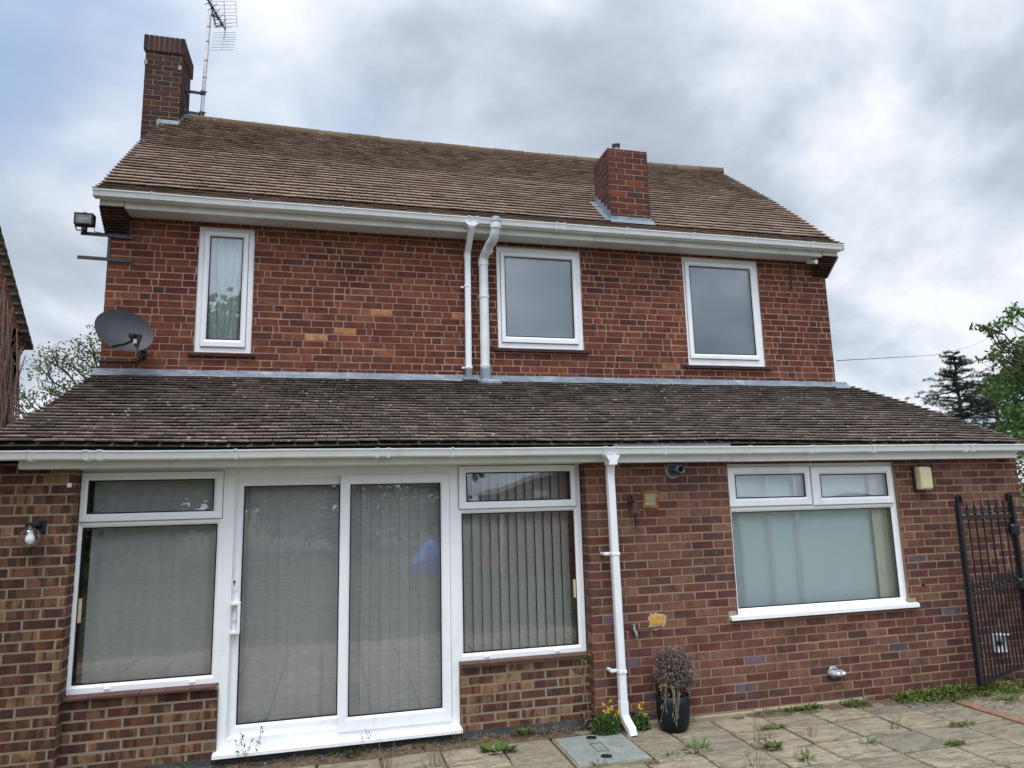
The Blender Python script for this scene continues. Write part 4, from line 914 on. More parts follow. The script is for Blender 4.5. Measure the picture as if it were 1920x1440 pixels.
# air vent
v_ = thing('air_vent', 'square rusty metal air vent with louvres, right of the bell', 'vent', (2.82, 0, 1.93))
mb = MB(); mb.sweep((2.742, 2.897, 1.85, 2.01), (2.768, 2.872, 1.876, 1.984), [(0, 0), (0, -.014), (.1, -.016), (.9, -.016), (1, -.012), (1, 0)]); mb.build('frame', M['rust'], v_)
mb = MB(); mb.box(2.766, 2.874, -.002, .0, 1.874, 1.986, 1)
for k in range(10): mb.box(2.768, 2.872, -.011, -.006, 1.879+.0108*k, 1.8845+.0108*k, 0, .001, Matrix.Rotation(R(25), 3, 'X'))
mb.build('louvre', [M['yellowed'], M['gasket']], v_)
# bell
b_ = thing('door_bell', 'rusty iron hand bell with a pull cord on the wall right of the downpipe', 'bell', (2.64, 0, 1.85))
mb = MB(); mb.bar((2.635, -.004, 1.83), (2.635, -.004, 1.96), .06, .01); mb.tube([(2.635, -.01, 1.95), (2.63, -.05, 1.965), (2.63, -.085, 1.94), (2.63, -.085, 1.91)], .012, 8); mb.bar((2.60, -.02, 1.92), (2.66, -.03, 1.95), .03, .02); mb.build('bracket', M['rustdark'], b_)
mb = MB(); mb.lathe([(.006, .09), (.02, .085), (.03, .06), (.036, .03), (.052, .005), (.055, 0), (.05, .0), (.03, .05)], (2.63, -.085, 1.81), n=18, cap=False); mb.build('bell_body', M['rustdark'], b_)
mb = MB(); mb.tube([(2.63, -.085, 1.84), (2.632, -.085, 1.80), (2.628, -.085, 1.76), (2.634, -.082, 1.72), (2.622, -.085, 1.68)], [.008, .009, .006, .005, .005], 6); mb.build('pull_cord', M['cable'], b_)
# tap
t_ = thing('outside_tap', 'small tarnished outside tap with a short pipe below the patched brick', 'tap', (2.58, 0, .8))
mb = MB(); mb.tube([(2.86, -.02, .815), (2.60, -.022, .80), (2.575, -.03, .80)], .009, 8); mb.build('pipe', M['copper'], t_)
mb = MB(); mb.tube([(2.575, -.0, .80), (2.575, -.08, .80)], .014, 10); mb.tube([(2.575, -.06, .805), (2.578, -.085, .79), (2.582, -.09, .755)], [.013, .015, .012], 10); mb.lathe([(.012, 0), (.012, .03), (.006, .035), (.006, .05)], (2.575, -.06, .805), n=10); mb.bar((2.545, -.06, .855), (2.605, -.06, .86), .012, .01); mb.lathe([(.015, 0), (.015, .02)], (2.583, -.09, .745), n=10, mat=1); mb.build('tap_body', [M['brass'], M['bracket']], t_)
# bulkhead lamp
l_ = thing('bulkhead_light', 'yellowed rectangular bulkhead light on a black base, high beside the kitchen window', 'wall light', (5.82, 0, 2.06))
mb = MB(); mb.box(5.735, 5.90, -.035, 0, 1.945, 2.19, 0, .01); mb.build('base', M['black'], l_)
mb = MB(); rr = []
for s2, y in ((1, -.034), (1, -.07), (.94, -.092), (.82, -.10)):
    ww, hh = .075*s2, .117*s2-.0; cxx, czz = 5.822, 2.068; c4 = .018
    rr.append([(cxx+a*(ww-c4)+c4*math.cos(t), y, czz+b*(hh-c4)+c4*math.sin(t)) for a, b, t0 in ((1, 1, 0), (-1, 1, 90), (-1, -1, 180), (1, -1, 270)) for t in [R(t0+i*30) for i in range(4)]])
mb.rings(rr, 0, True, False, True); mb.build('cover', M['yellowed'], l_)
# low hooded light
l_ = thing('low_vent_hood', 'small silver hooded fitting low on the brown wall', 'vent', (4.6, 0, .27))
mb = MB(); mb.lathe([(.055, 0), (.055, .01), (.04, .014)], (4.59, 0, .285), (0, -1, 0), 20); mb.build('back_plate', M['silver'], l_)
mb = MB(); mb.rings([[(4.60+a*math.cos(t), -.012-b*max(0, math.sin(t)), z) for t in [math.pi*i/12 for i in range(13)]] for a, b, z in ((.05, .02, .312), (.078, .06, .302), (.088, .085, .28), (.084, .08, .262))], 0, False, True, True, True)
for x in (4.575, 4.635): mb.lathe([(.016, 0), (.016, .006), (.001, .012)], (x, -.088, .287), (0, -1, .4), 12, 1)
mb.build('hood', [M['silver'], M['upvc']], l_)
mb = MB(); mb.lathe([(.016, -.002), (.016, .004), (.01, .006), (.001, .006)], (5.72, 0, 1.02), (0, -1, 0), 12); tag(mb.build('wall_plug', M['gasket']), 'small black round plug in the wall right of the kitchen window', 'plug')
# outdoor socket box behind the gate
s_ = thing('socket_box', 'white outdoor socket box with its lid open, on the wall behind the gate', 'socket', (6.54, 0, .41))
mb = MB(); mb.sweep((6.47, 6.61, .325, .50), (6.482, 6.598, .338, .488), [(0, 0), (0, -.045), (1, -.045), (1, -.008)]); mb.box(6.482, 6.598, -.012, -.006, .338, .488); mb.build('box', M['upvc'], s_)
mb = MB(); mb.box(6.466, 6.614, -.10, -.046, .494, .502, 0, .003); mb.build('lid', M['upvc'], s_)
mb = MB(); mb.box(6.515, 6.56, -.04, -.012, .385, .43, 0, .006); mb.build('plug', M['gasket'], s_)
mb = MB(); mb.tube([(6.26, 1.55, 3.62), (14, 7.6, 5.15), (22, 13.8, 6.95), (30, 20, 8.95)], .005, 5); tag(mb.build('telephone_line', M['cable']), 'thin telephone line running from the right corner of the upper wall towards the trees', 'cable')
mb = MB(); mb.tube([(2.17, .02, .14), (2.25, -.03, .11), (2.36, -.02, .12), (2.52, -.015, .125), (2.62, -.02, .10), (2.72, -.06, .09), (2.78, -.03, .13)], .007, 6); tag(mb.build('ground_cable', M['cable']), 'black cable along the wall foot between downpipe and plant pot', 'cable')

# ------------------------------------------------------------------ iron gate
g_ = thing('iron_gate', 'black wrought iron gate with spear tips standing open against the wall at the right edge', 'gate', (6.02, -.22, .1))
GA, GB = Vector((6.015, -.22, 0)), Vector((6.94, -.03, 0)); gd = (GB-GA).normalized(); gn = Vector((gd.y, -gd.x, 0)); gw = (GB-GA).length
gp = lambda s_, z: GA+gd*s_+Z_*z
def post(s_, z0, z1, flip):
    mb = MB(); mb.bar(gp(s_, z0), gp(s_, z1), .04, .04, 0, gn)
    pts = [gp(s_, z1-.02)] + [gp(s_+flip*(.032-.032*math.cos(a)), z1+.05+.04*math.sin(a)) for a in [i*math.pi/6 for i in range(0, 9)]]
    for a, b in zip(pts, pts[1:]): mb.bar(a, b, .03, .016, 0, (b-a).cross(gn))
    mb.build('stile', M['iron'], g_)
post(.02, .09, 1.80, 1); post(gw-.02, .15, 1.80, -1)
def rail(za, zb, w, t): mb = MB(); mb.bar(gp(.0, za), gp(gw, zb), w, t, 0, gn); mb.build('rail', M['iron'], g_)
rail(1.665, 1.665, .035, .02); rail(.925, .985, .02, .012); rail(.105, .205, .03, .02)
def spear(mb, s_, z, h):
    c = gp(s_, z); mb.lathe([(.009, 0), (.009, .02), (.02, .03), (.02, .04), (.009, .05), (.012, .06), (.006, h*.72), (.001, h)], c, n=8)
    for e in (-1, 1): mb.tube([c+gd*(e*.004)+Z_*.05, c+gd*(e*.03)+Z_*.075, c+gd*(e*.032)+Z_*.05], .006, 5)
nb = 7
for i in range(nb-1):
    s_ = .04+(gw-.08)*(i+1)/nb
    mb = MB(); mb.tube([gp(s_, .11+.1*s_/gw), gp(s_, 1.66)], .0085, 6); spear(mb, s_, 1.675, .20); mb.build('bar', M['iron'], g_)
for i in range(nb):
    s_ = .04+(gw-.08)*(i+.5)/nb; zt = .93+.06*s_/gw
    mb = MB(); mb.tube([gp(s_, .11+.1*s_/gw), gp(s_, zt)], .0085, 6); spear(mb, s_, zt+.008, .17); mb.build('bar', M['iron'], g_)
for s2, z in ((gw-.03, 1.52), (gw-.02, .97)):
    mb = MB(); mb.box(gp(s2, z).x-.05, gp(s2, z).x+.06, gp(s2, z).y-.03, gp(s2, z).y+.03, z-.06, z+.06, 0, .02); mb.build('latch', M['iron'], g_)
for s2, z in ((.0, 1.35), (-.02, .99)):
    mb = MB(); mb.tube([gp(s2-.03, z), gp(s2+.05, z)], .012, 8); mb.tube([gp(s2, z), gp(s2, z+.07)], .007, 6); mb.build('hinge_pin', M['iron'], g_)

# ------------------------------------------------------------------ ground
mb = MB(); mb.quad((-400, -400, -.03), (600, -400, -.03), (600, 600, -.03), (-400, 600, -.03)); tag(mb.build('ground', M['ground']), kind='structure')
mb = MB(); mb.box(-6, 5.62, -5.2, .1, -.029, -.02); tag(mb.build('mortar_bed', M['soil']), kind='structure')
mb = MB(); rg = random.Random(77)
xs = [5.615-.475*i for i in range(0, 24)]; ys = [-.045, -.42, -.83, -1.22, -1.63, -2.03, -2.44, -2.85, -3.25, -3.66, -4.06, -4.5]
mh = (1.77, 2.39, -.745, -.05)
for i in range(len(xs)-1):
    for j in range(len(ys)-1):
        x1, x0 = xs[i]-.008+rg.uniform(-.005, .005), xs[i+1]+.008+rg.uniform(-.005, .005); y1, y0 = ys[j]-.008+rg.uniform(-.004, .004), ys[j+1]+.008+rg.uniform(-.004, .004)
        if xs[i+1] < mh[1] and xs[i] > mh[0] and ys[j+1] < mh[3] and ys[j] > mh[2]+.0:
            if x0 < mh[0] and x1 > mh[0]: x1 = mh[0]-.008
            elif x1 > mh[1]: x0 = mh[1]+.008
            else:
                if y0 < mh[2]-.05: y1 = mh[2]-.008
                else: continue
        if x1-x0 < .04: continue
        t = [rg.uniform(-.004, .004) for _ in range(4)]; b = .007; n = 5
        def hz(u, v): return (t[0]*(1-u)*(1-v)+t[1]*u*(1-v)+t[2]*u*v+t[3]*(1-u)*v)
        top = [[(x0+b+(x1-x0-2*b)*u/n, y0+b+(y1-y0-2*b)*v/n, hz(u/n, v/n)+.002*mnoise.noise(((x0+u*.1)*6, (y0+v*.1)*6, 0))) for u in range(n+1)] for v in range(n+1)]
        mb.rings(top, 0, False)
        edge = top[0]+[r_[-1] for r_ in top[1:]]+top[-1][-2::-1]+[r_[0] for r_ in top[-2:0:-1]]
        cxx, cyy = (x0+x1)/2, (y0+y1)/2
        out_ = [(p[0]+(b if p[0] > cxx else -b)*(1 if abs(p[0]-cxx) > (x1-x0)/2-b-.001 else 0), p[1]+(b if p[1] > cyy else -b)*(1 if abs(p[1]-cyy) > (y1-y0)/2-b-.001 else 0), p[2]-.006) for p in edge]
        mb.rings([edge, out_, [(p[0], p[1], -.028) for p in out_]], 0, True)
for a_, b_ in ((1.80, 1.985), (2.0, 2.16)): mb.box(a_, b_, -.042, .035, -.02, .004, 0, .006)
tag(mb.build('patio', M['slab']), kind='structure')
# kerb edging, gravel bed and soil strip by the wall
mb = MB(); rg = random.Random(4)
y = -.30
while y > -4: mb.box(5.625, 5.725, y-.20, y, -.03, .012+rg.uniform(-.004, .004), 0, .006); y -= .208
tag(mb.build('edging', plain('edging_brick', lin('80634f'), .9, var=.3, nscale=9, bump=70, dirt=lin('5e5346'))), kind='structure')
def bumpy(name, mat, poly, n, m, amp, fr, base):
    mb = MB(); rows = []
    for j in range(m+1):
        v = j/m; rows.append([])
        for i in range(n+1):
            u = i/n; p = (Vector(poly[0])*(1-u)+Vector(poly[1])*u)*(1-v)+(Vector(poly[3])*(1-u)+Vector(poly[2])*u)*v
            e = min(u, 1-u, v, 1-v)*6; rows[-1].append((p.x, p.y, base+amp*min(1, e)*(.5+mnoise.noise((p.x*fr, p.y*fr, 0)))))
    mb.rings(rows, 0, False, smooth=True); return tag(mb.build(name, mat), kind='structure')
bumpy('gravel_bed', M['gravel'], [(5.73, -4, 0), (12, -4, 0), (12, .6, 0), (5.73, -.1, 0)], 60, 40, .02, 6, -.008)
bumpy('soil_bed', M['soil'], [(3.1, -.14, 0), (7.6, -.30, 0), (7.6, .0, 0), (3.1, -.0, 0)], 80, 8, .03, 7, -.012)
bumpy('soil_strip', M['soil'], [(-1.9, -.06, 0), (2.2, -.06, 0), (2.2, .1, 0), (-1.9, .1, 0)], 80, 6, .035, 9, .0)
mb = MB(); rg = random.Random(6)
x = 2.5
while x < 4.9: mb.box(x, x+.6, -.035-rg.uniform(0, .01), 0, -.02, .03+rg.uniform(0, .012), 0, .01); x += .602
tag(mb.build('footing', M['concrete']), kind='structure')
# lawn edge beyond is the ground sheet itself

# drain cover
d_ = thing('drain_cover', 'galvanised steel drain cover set in the patio beside the downpipe', 'drain cover', (2.08, -.4, 0))
mb = MB(); mb.box(1.80, 2.365, -.715, -.085, -.02, .006, 0, .004); 
def flat_ring(mb, x0, x1, y0, y1, w, z, h, mat):
    for r_ in ((x0, x1, y0, y0+w), (x0, x1, y1-w, y1), (x0, x0+w, y0+w, y1-w), (x1-w, x1, y0+w, y1-w)): mb.box(r_[0], r_[1], r_[2], r_[3], z, z+h, mat)
flat_ring(mb, 2.03, 2.13, -.49, -.30, .006, .0055, .003, 1)
mb.build('plate', [M['galv'], M['bracket']], d_)
mb = MB(); flat_ring(mb, 1.785, 2.38, -.73, -.07, .012, -.022, .020, 0); mb.build('frame', M['concrete'], d_)
for cxx, cyy in ((2.10, -.165), (2.06, -.60)):
    mb = MB(); mb.lathe([(.012, 0), (.045, .0015), (.045, .0025), (.001, .0026)], (cxx, cyy, .0055), n=16); mb.build('lifting_hole', M['gasket'], d_)

# ------------------------------------------------------------------ plants
def leaf(mb, p, d, up_, l, w, mat=0, fold=.25):
    d = d.normalized(); s_ = d.cross(up_); 
    if s_.length < 1e-3: s_ = d.cross(X)
    s_.normalize(); n = s_.cross(d)
    mb.add([p, p+d*(l*.5)+s_*(w/2)+n*(fold*w*.4), p+d*l, p+d*(l*.5)-s_*(w/2)+n*(fold*w*.4)], [(0, 1, 2, 3)], mat)
def rdir(rg): 
    while 1:
        v = Vector((rg.uniform(-1, 1), rg.uniform(-1, 1), rg.uniform(-1, 1)))
        if .05 < v.length < 1: return v.normalized()
def weed(pos, kind, size, label, seed, group):
    rg = random.Random(seed); mb = MB(); p = Vector(pos); mats = [M['leaf_weed'], M['straw'], M['redweed'], M['petal'], M['moss']]
    if kind == 'tuft':
        for i in range(26):
            a = rg.uniform(0, 6.28); r_ = rg.uniform(0, size*.5); d = Vector((math.cos(a), math.sin(a), rg.uniform(.15, 1.1)))
            leaf(mb, p+Vector((math.cos(a)*r_, math.sin(a)*r_*.7, 0)), d, Z_, size*rg.uniform(.3, .6), size*.09)
    elif kind == 'broad':
        for i in range(26):
            a = rg.uniform(0, 6.28); r_ = size*rg.uniform(0, .35); d = Vector((math.cos(a), math.sin(a), rg.uniform(.1, .6)))
            leaf(mb, p+Vector((r_*math.cos(a)*1.4, r_*math.sin(a)*.6, .01)), d, Z_, size*rg.uniform(.35, .55), size*rg.uniform(.2, .3))
    elif kind == 'stem':
        for i in range(7):
            b = p+Vector((rg.uniform(-.5, .5)*size*.6, rg.uniform(-.2, .2)*size, 0)); t = b+Vector((rg.uniform(-.4, .4)*size, rg.uniform(-.2, .2)*size, size*rg.uniform(.6, 1.1)))
            md = b.lerp(t, .5)+Vector((rg.uniform(-.1, .1)*size, 0, 0)); mb.tube([b, md, t], [.002, .0015, .0008], 4, 2)
            for k in range(9):
                q = b.lerp(t, rg.uniform(.3, 1)); leaf(mb, q, rdir(rg), Z_, size*.10, size*.05, rg.choice((2, 2, 0)))
    elif kind == 'dry':
        for i in range(6):
            b = p+Vector((rg.uniform(-.3, .3)*size, rg.uniform(-.1, .1)*size, 0)); t = b+Vector((rg.uniform(-.3, .3)*size, rg.uniform(-.2, .2)*size, size*rg.uniform(.5, 1)))
            mb.tube([b, b.lerp(t, .5)+Vector((rg.uniform(-.08, .08)*size, 0, 0)), t], [.003, .002, .001], 4, 1)
        for i in range(14): leaf(mb, p+Vector((rg.uniform(-.5, .5)*size, rg.uniform(-.2, .2)*size, .01)), rdir(rg), Z_, size*.25, size*.06, rg.choice((1, 1, 2)))
    elif kind == 'moss':
        for i in range(150):
            a = rg.uniform(0, 6.28); r_ = size*math.sqrt(rg.random())*.5; leaf(mb, p+Vector((r_*math.cos(a)*1.6, r_*math.sin(a)*.5, rg.uniform(0, .02))), rdir(rg)+Z_*.6, Z_, .022, .014, rg.choice((4, 4, 0)))
    return tag(mb.build('weed', mats), label, 'weed', group)
WG = 'weeds growing in the patio joints'
for i, (x, y, z, k, s2, lb) in enumerate([
    (.16, .06, .02, 'tuft', .20, 'green weed tuft at the foot of the sliding door threshold'),
    (.30, .05, .02, 'stem', .17, 'thin reddish weed stems in front of the right door panel'),
    (1.30, -.23, .0, 'broad', .22, 'broad leaved green weed in the slab joint left of the drain cover'),
    (2.78, -.70, .0, 'tuft', .20, 'grassy tuft in the slab joint in front of the plant pot'),
    (2.55, -.72, .0, 'tuft', .10, 'tiny green sprig in the joint right of the drain cover'),
    (3.33, -.83, .0, 'broad', .15, 'pale green leafy weed in a slab joint below the kitchen window'),
    (3.43, -1.10, .0, 'tuft', .17, 'spiky green weed near the bottom edge, right of centre patio'),
    (3.80, -.69, .0, 'stem', .09, 'small red leaved weed in the middle slab joint'),
    (4.55, -.76, .0, 'stem', .10, 'red leaved sprig in the slab joint farther right than the other red weed'),
    (3.62, -.43, .0, 'moss', .16, 'flat yellow green moss clump in the first slab row'),
    (4.10, -.98, .0, 'tuft', .13, 'small tuft at a slab crossing right of the spiky weed'),
    (4.70, -1.20, .0, 'moss', .12, 'round yellowish moss pad in a right hand slab joint'),
    (5.13, -.86, .0, 'moss', .16, 'yellowish moss pad at a slab crossing near the kerb edging'),
    (-.60, .03, .02, 'stem', .27, 'tall reddish weed at the left corner of the door threshold'),
    (-1.30, .03, .02, 'broad', .18, 'leafy green weed below the left patio window'),
    (-1.03, .03, .02, 'tuft', .12, 'small green weed below the right end of the left patio window'),
    (.72, .03, .02, 'tuft', .13, 'small green weed at the right end of the door threshold'),
    (1.03, .03, .02, 'dry', .14, 'dry weed scraps at the corner of door and right dwarf wall'),
    (1.58, .02, .04, 'broad', .13, 'low green weed against the plinth under the right patio window'),
    (.39, -.30, .0, 'dry', .22, 'straw coloured dead weed in the slab joint below the door'),
    (.78, -.38, .0, 'dry', .15, 'dry tuft in the slab joint left of the broad leaved weed'),
    (1.78, -.02, .0, 'dry', .16, 'brown dead weed at the left back corner of the drain cover'),
    (3.35, -.66, .0, 'dry', .20, 'dry brown weed beside the pale leafy weed'),
    (6.10, -.42, .0, 'tuft', .24, 'green weed tuft on the gravel in front of the gate'),
    (6.75, .0, .02, 'broad', .34, 'large leafy weed at the wall foot under the gate'),
    (2.98, -1.12, .0, 'dry', .2, 'dead twiggy weed at the bottom edge of the picture'),
    (1.95, -.74, .0, 'tuft', .10, 'small sprig at the front edge of the drain cover')]):
    weed((x, y, z), k, s2, lb, 100+i, WG)
# dried creeping stem in the corner
mb = MB(); rg = random.Random(9); pts = [Vector((2.14+.015*math.sin(k*.9), .045-.01*k*.3, .05+.065*k)) for k in range(9)]
mb.tube(pts, .004, 5)
for p in pts[1:]:
    for e in (-1, 1): leaf(mb, p, Vector((e*.8, -.3, .5)), Z_, .05, .014)
for k in range(30): leaf(mb, pts[0]+Vector((rg.uniform(-.07, .07), rg.uniform(-.06, .03), rg.uniform(-.02, .12))), rdir(rg), Z_, .05, .02, rg.choice((0, 2)))
for k in range(14): leaf(mb, pts[-1]+Vector((rg.uniform(-.09, .06), rg.uniform(-.05, .02), rg.uniform(-.02, .05))), rdir(rg), Z_, .03, .02, 1)
tag(mb.build('dead_weed', [M['straw'], M['moss'], M['redweed']]), 'tall dried pale weed in the corner under the right patio window', 'weed')
def flower(x, y, r_, h, label, seed, nf):
    rg = random.Random(seed); t = thing('flower_plant', label, 'plant', (x, y, 0), 'yellow flowering plants at the downpipe foot')
    mb = MB()
    for i in range(int(1500*r_/.13)):
        v = rdir(rg); v.z = abs(v.z); k = rg.random()**.4; p = Vector((x+v.x*r_*k, y+v.y*r_*.75*k, .01+v.z*h*k)); leaf(mb, p, rdir(rg)+Z_*.4+v*.5, Z_, rg.uniform(.018, .034), .014)
    mb.build('foliage', M['leaf_flower'], t)
    mb = MB()
    for i in range(nf):
        p = Vector((x+rg.uniform(-.4, .8)*r_, y+rg.uniform(-.6, .4)*r_, h*rg.uniform(.85, 1.75))); mb.tube([(p.x, p.y+.02, h*.5), p], .002, 4, 1)
        for k in range(9): leaf(mb, p, rdir(rg), Z_, .026, .013)
    mb.build('flowers', [M['petal'], M['leaf_flower']], t)
flower(2.26, -.08, .125, .14, 'larger yellow flowered plant left of the downpipe shoe', 1, 10)
flower(2.585, -.08, .075, .12, 'smaller yellow flowered plant between the downpipe and the pot', 2, 5)
# pot and dead shrub
px_, py_ = 2.835, -.19
mb = MB(); mb.lathe([(.08, .0), (.105, .012), (.124, .05), (.136, .12), (.141, .22), (.141, .29), (.135, .292), (.132, .25), (.001, .245)], (px_, py_, 0), n=36, cap=False)
tag(mb.build('plant_pot', M['pot']), 'dark blue black round plastic plant pot by the wall', 'plant pot')
sh = thing('dead_shrub', 'dead grey brown rounded shrub in the dark pot', 'shrub', (px_, py_, .25))
mb = MB(); rg = random.Random(12)
def lump(v): return 1+.22*mnoise.noise(v*2.1+Vector((3, 1, 5)))
for i in range(4200):
    v = rdir(rg); k = rg.random()**.33; c = Vector((px_+.045, py_+.03, .475)); p = c+Vector((v.x*.168, v.y*.155, v.z*.205))*k*lump(v)
    leaf(mb, p, v*.7+rdir(rg)+Vector((0, 0, -.3)), Z_, rg.uniform(.022, .042), .011)
mb.build('foliage', M['deadleaf'], sh)
mb = MB()
for i in range(9):
    a = rg.uniform(0, 6.28); mb.tube([(px_+.04*math.cos(a), py_+.04*math.sin(a), .24), (px_+.04+.05*math.cos(a), py_+.03+.05*math.sin(a), .36), (px_+.045+.11*math.cos(a), py_+.03+.1*math.sin(a), .52)], [.007, .006, .003], 5)
mb.build('stems', M['bark'], sh)
mb = MB()
for i in range(9):
    a0 = rg.uniform(-.125, -.01); x0 = px_+a0; e = rg.uniform(-.07, .05); zl = rg.uniform(.07, .2); yy = py_-math.sqrt(max(.0004, .143**2-a0**2))
    mb.tube([(x0+.05, py_-.03, .38+rg.uniform(-.02, .04)), (x0+.02, yy+.02, .325), (x0, yy-.012, .28), (x0+e*.5, yy-.02-rg.uniform(0, .01), .5*(.28+zl)), (x0+e, yy-.012-rg.uniform(0, .03), zl)], [.0025, .0025, .002, .0015, .0008], 4)
    leaf(mb, Vector((x0+e*.7, yy-.015, zl+.05)), Vector((rg.uniform(-.5, .5), -.15, -1)), Y_, .05, .008)
for i in range(40): leaf(mb, Vector((px_-.11+rg.uniform(-.05, .05), py_-.08, .34+rg.uniform(-.06, .08))), rdir(rg), Z_, .035, .012, rg.choice((0, 1)))
mb.build('hanging_twigs', [M['straw'], M['moss']], sh)
# creeping ground cover along the right wall foot
mb = MB(); rg = random.Random(15)
for i in range(4200):
    x = rg.triangular(3.6, 7.2, 5.6); dn_ = mnoise.noise((x*2.3, 0, 3)); 
    if dn_ < (-.12 if x < 4.9 else -.25) or (x < 5 and rg.random() < .35): continue
    wd = .05+.16*max(0, min(1, (x-4.3)/1.2)); y = -.02-abs(rg.gauss(0, .5))*wd-(.06 if x > 4.6 else .03); z = .0+rg.random()*(.03+.05*max(0, min(1, (x-4.2)/1.5)))*(1 if y > -.2 else .5)
    if x > 6.3: y -= .05
    leaf(mb, Vector((x, y, z)), rdir(rg)+Z_*.5, Z_, rg.uniform(.018, .04), .018, 0 if rg.random() < .6 else 1)
tag(mb.build('ground_cover', [M['leaf_weed'], M['moss']]), 'low green creeping weeds along the foot of the right wall', 'ground cover', kind='stuff')
mb = MB()
for i in range(1800):
    x = rg.uniform(-1.85, 2.2); y = .09-abs(rg.gauss(0, .09)); leaf(mb, Vector((x, y, .035*max(0, (y+.1)/.2)+.012)), Vector((rg.uniform(-1, 1), rg.uniform(-1, 1), rg.uniform(0, .35))), Z_, rg.uniform(.015, .045), .007, rg.choice((0, 0, 1, 2)))
for i in range(2600):
    if rg.random() < .5: x = rg.choice(xs[2:14])+rg.gauss(0, .008); y = rg.uniform(-2, 0)
    else: x = rg.uniform(-1, 5.5); y = rg.choice(ys[1:5])+rg.gauss(0, .008)
    leaf(mb, Vector((x, y, .002)), Vector((rg.uniform(-1, 1), rg.uniform(-1, 1), rg.uniform(0, .5))), Z_, rg.uniform(.01, .03), .006, rg.choice((0, 1, 2)))
tag(mb.build('plant_litter', [M['straw'], M['deadleaf'], M['moss']]), 'dry leaf scraps and straw along the wall foot and slab joints', 'litter', kind='stuff')

# ------------------------------------------------------------------ trees
def limb(mb, a, b, r0, r1, rg, wob=.08, n=5, seg=6):
    a, b = Vector(a), Vector(b); L_ = (b-a).length; pts = [a.lerp(b, i/n)+(rdir(rg)*L_*wob*(.3 if i in (0, n) else 1)*(0 if i == 0 else 1)) for i in range(n+1)]
    mb.tube(pts, [r0+(r1-r0)*i/n for i in range(n+1)], seg, caps=False); return pts
def broadleaf(name, label, cat, base, height, trunk_r, clumps, per, lsize, leafmat, seed, spread=.5, droop=.0, branches=None, group=None):
    rg = random.Random(seed); t = thing(name, label, cat, base, group); B = Vector(base)
    w = MB(); top = B+Vector((0, 0, height*.75)); tp = limb(w, B, top, trunk_r, trunk_r*.3, rg, .02, 8, 8)
    lv = MB()
    for (c, r_) in clumps:
        c = Vector(c); k = min(range(len(tp)), key=lambda i: (tp[i]-c+Vector((0, 0, (c-B).length*.25))).length)
        bp = limb(w, tp[k], c, trunk_r*.3, .012, rg, .06, 6, 5)
        for q in range(3): limb(w, bp[-2-q % 2], c+rdir(rg)*r_*.8, .014, .004, rg, .08, 3, 4)
        for i in range(int(per*(r_/spread)**2)):
            v = rdir(rg); p = c+Vector((v.x, v.y, v.z*.75))*r_*(rg.random()**.45)+Vector((0, 0, -droop*rg.random()))
            leaf(lv, p, rdir(rg)+Vector((0, 0, -.4)), rdir(rg), lsize*rg.uniform(.6, 1.25), lsize*rg.uniform(.5, .8))
    w.build('trunk', M['bark'], t); lv.build('crown', M[leafmat], t)
    return t
def crown_clumps(rg, c, rad, n, rr, inner=.35):
    o = []
    for i in range(n):
        v = rdir(rg); k = inner+(1-inner)*rg.random()**.5; o.append((Vector(c)+Vector((v.x*rad[0], v.y*rad[1], v.z*rad[2]))*k, rr*rg.uniform(.7, 1.2)))
    return o
rg = random.Random(60)
cl = crown_clumps(rg, (22.4, 9.6, 4.6), (3.6, 1.6, 4.4), 110, .75, .5)
cl += [((17.8, 9.2, 6.30), .28), ((17.4, 9.1, 6.34), .2), ((17.0, 9.1, 6.36), .13), ((18.3, 9.3, 6.55), .34), ((18.7, 9.2, 6.9), .34), ((17.7, 9.1, 5.62), .26), ((17.3, 9.0, 5.5), .2), ((16.95, 9.0, 5.42), .12), ((18.3, 9.3, 5.9), .34), ((18.1, 9.2, 5.1), .3), ((17.9, 9.2, 4.6), .35), ((18.0, 9.2, 4.0), .42), ((17.9, 9.2, 3.4), .42), ((17.8, 9.1, 2.9), .4), ((18.6, 9.2, 4.8), .45), ((18.8, 9.2, 5.6), .4), ((18.7, 9.2, 4.0), .5), ((18.7, 9.2, 3.2), .5)]
broadleaf('maple_tree', 'leafy green broadleaf tree at the right edge beyond the lean-to roof', 'tree', (21.8, 9.6, -.03), 8.5, .22, cl, 190, .13, 'leaf_maple', 61, .5)
# birch behind the left verge
rg = random.Random(62); cl = []
for c, r_ in (((-5.35, 9.2, 5.05), .34), ((-5.55, 9.2, 4.75), .3), ((-5.0, 9.2, 4.9), .4), ((-4.7, 9.2, 5.2), .42), ((-4.45, 9.2, 5.5), .38), ((-4.5, 9.2, 4.8), .5), ((-5.3, 9.2, 4.3), .4), ((-5.8, 9.2, 4.2), .3), ((-6.0, 9.2, 3.95), .22), ((-5.5, 9.2, 3.8), .4), ((-4.9, 9.2, 4.3), .45), ((-4.2, 9.3, 5.1), .5), ((-4.9, 9.3, 3.7), .4)): cl.append((c, r_))
broadleaf('birch_tree', 'thin airy tree with small leaves behind the left edge of the lean-to roof', 'tree', (-4.2, 9.6, -.03), 5.6, .10, cl, 270, .062, 'leaf_birch', 63, .4, .1)
rg = random.Random(64); broadleaf('garden_bush', 'rounded yellow green bush top low beside the ivy covered house', 'bush', (-8.2, 14, -.03), 4.0, .12, crown_clumps(rg, (-8.0, 14, 3.4), (1.3, 1, 1.15), 34, .45, .4), 150, .10, 'leaf_bush', 65, .4)
rg = random.Random(66); broadleaf('hedge_bush', 'orange and green hedge bush just past the right corner of the house', 'hedge', (11.8, 3.6, -.03), 2.4, .08, crown_clumps(rg, (11.7, 3.6, 1.6), (1.15, .9, 1.4), 40, .4, .4), 160, .06, 'leaf_hedge', 67, .4)
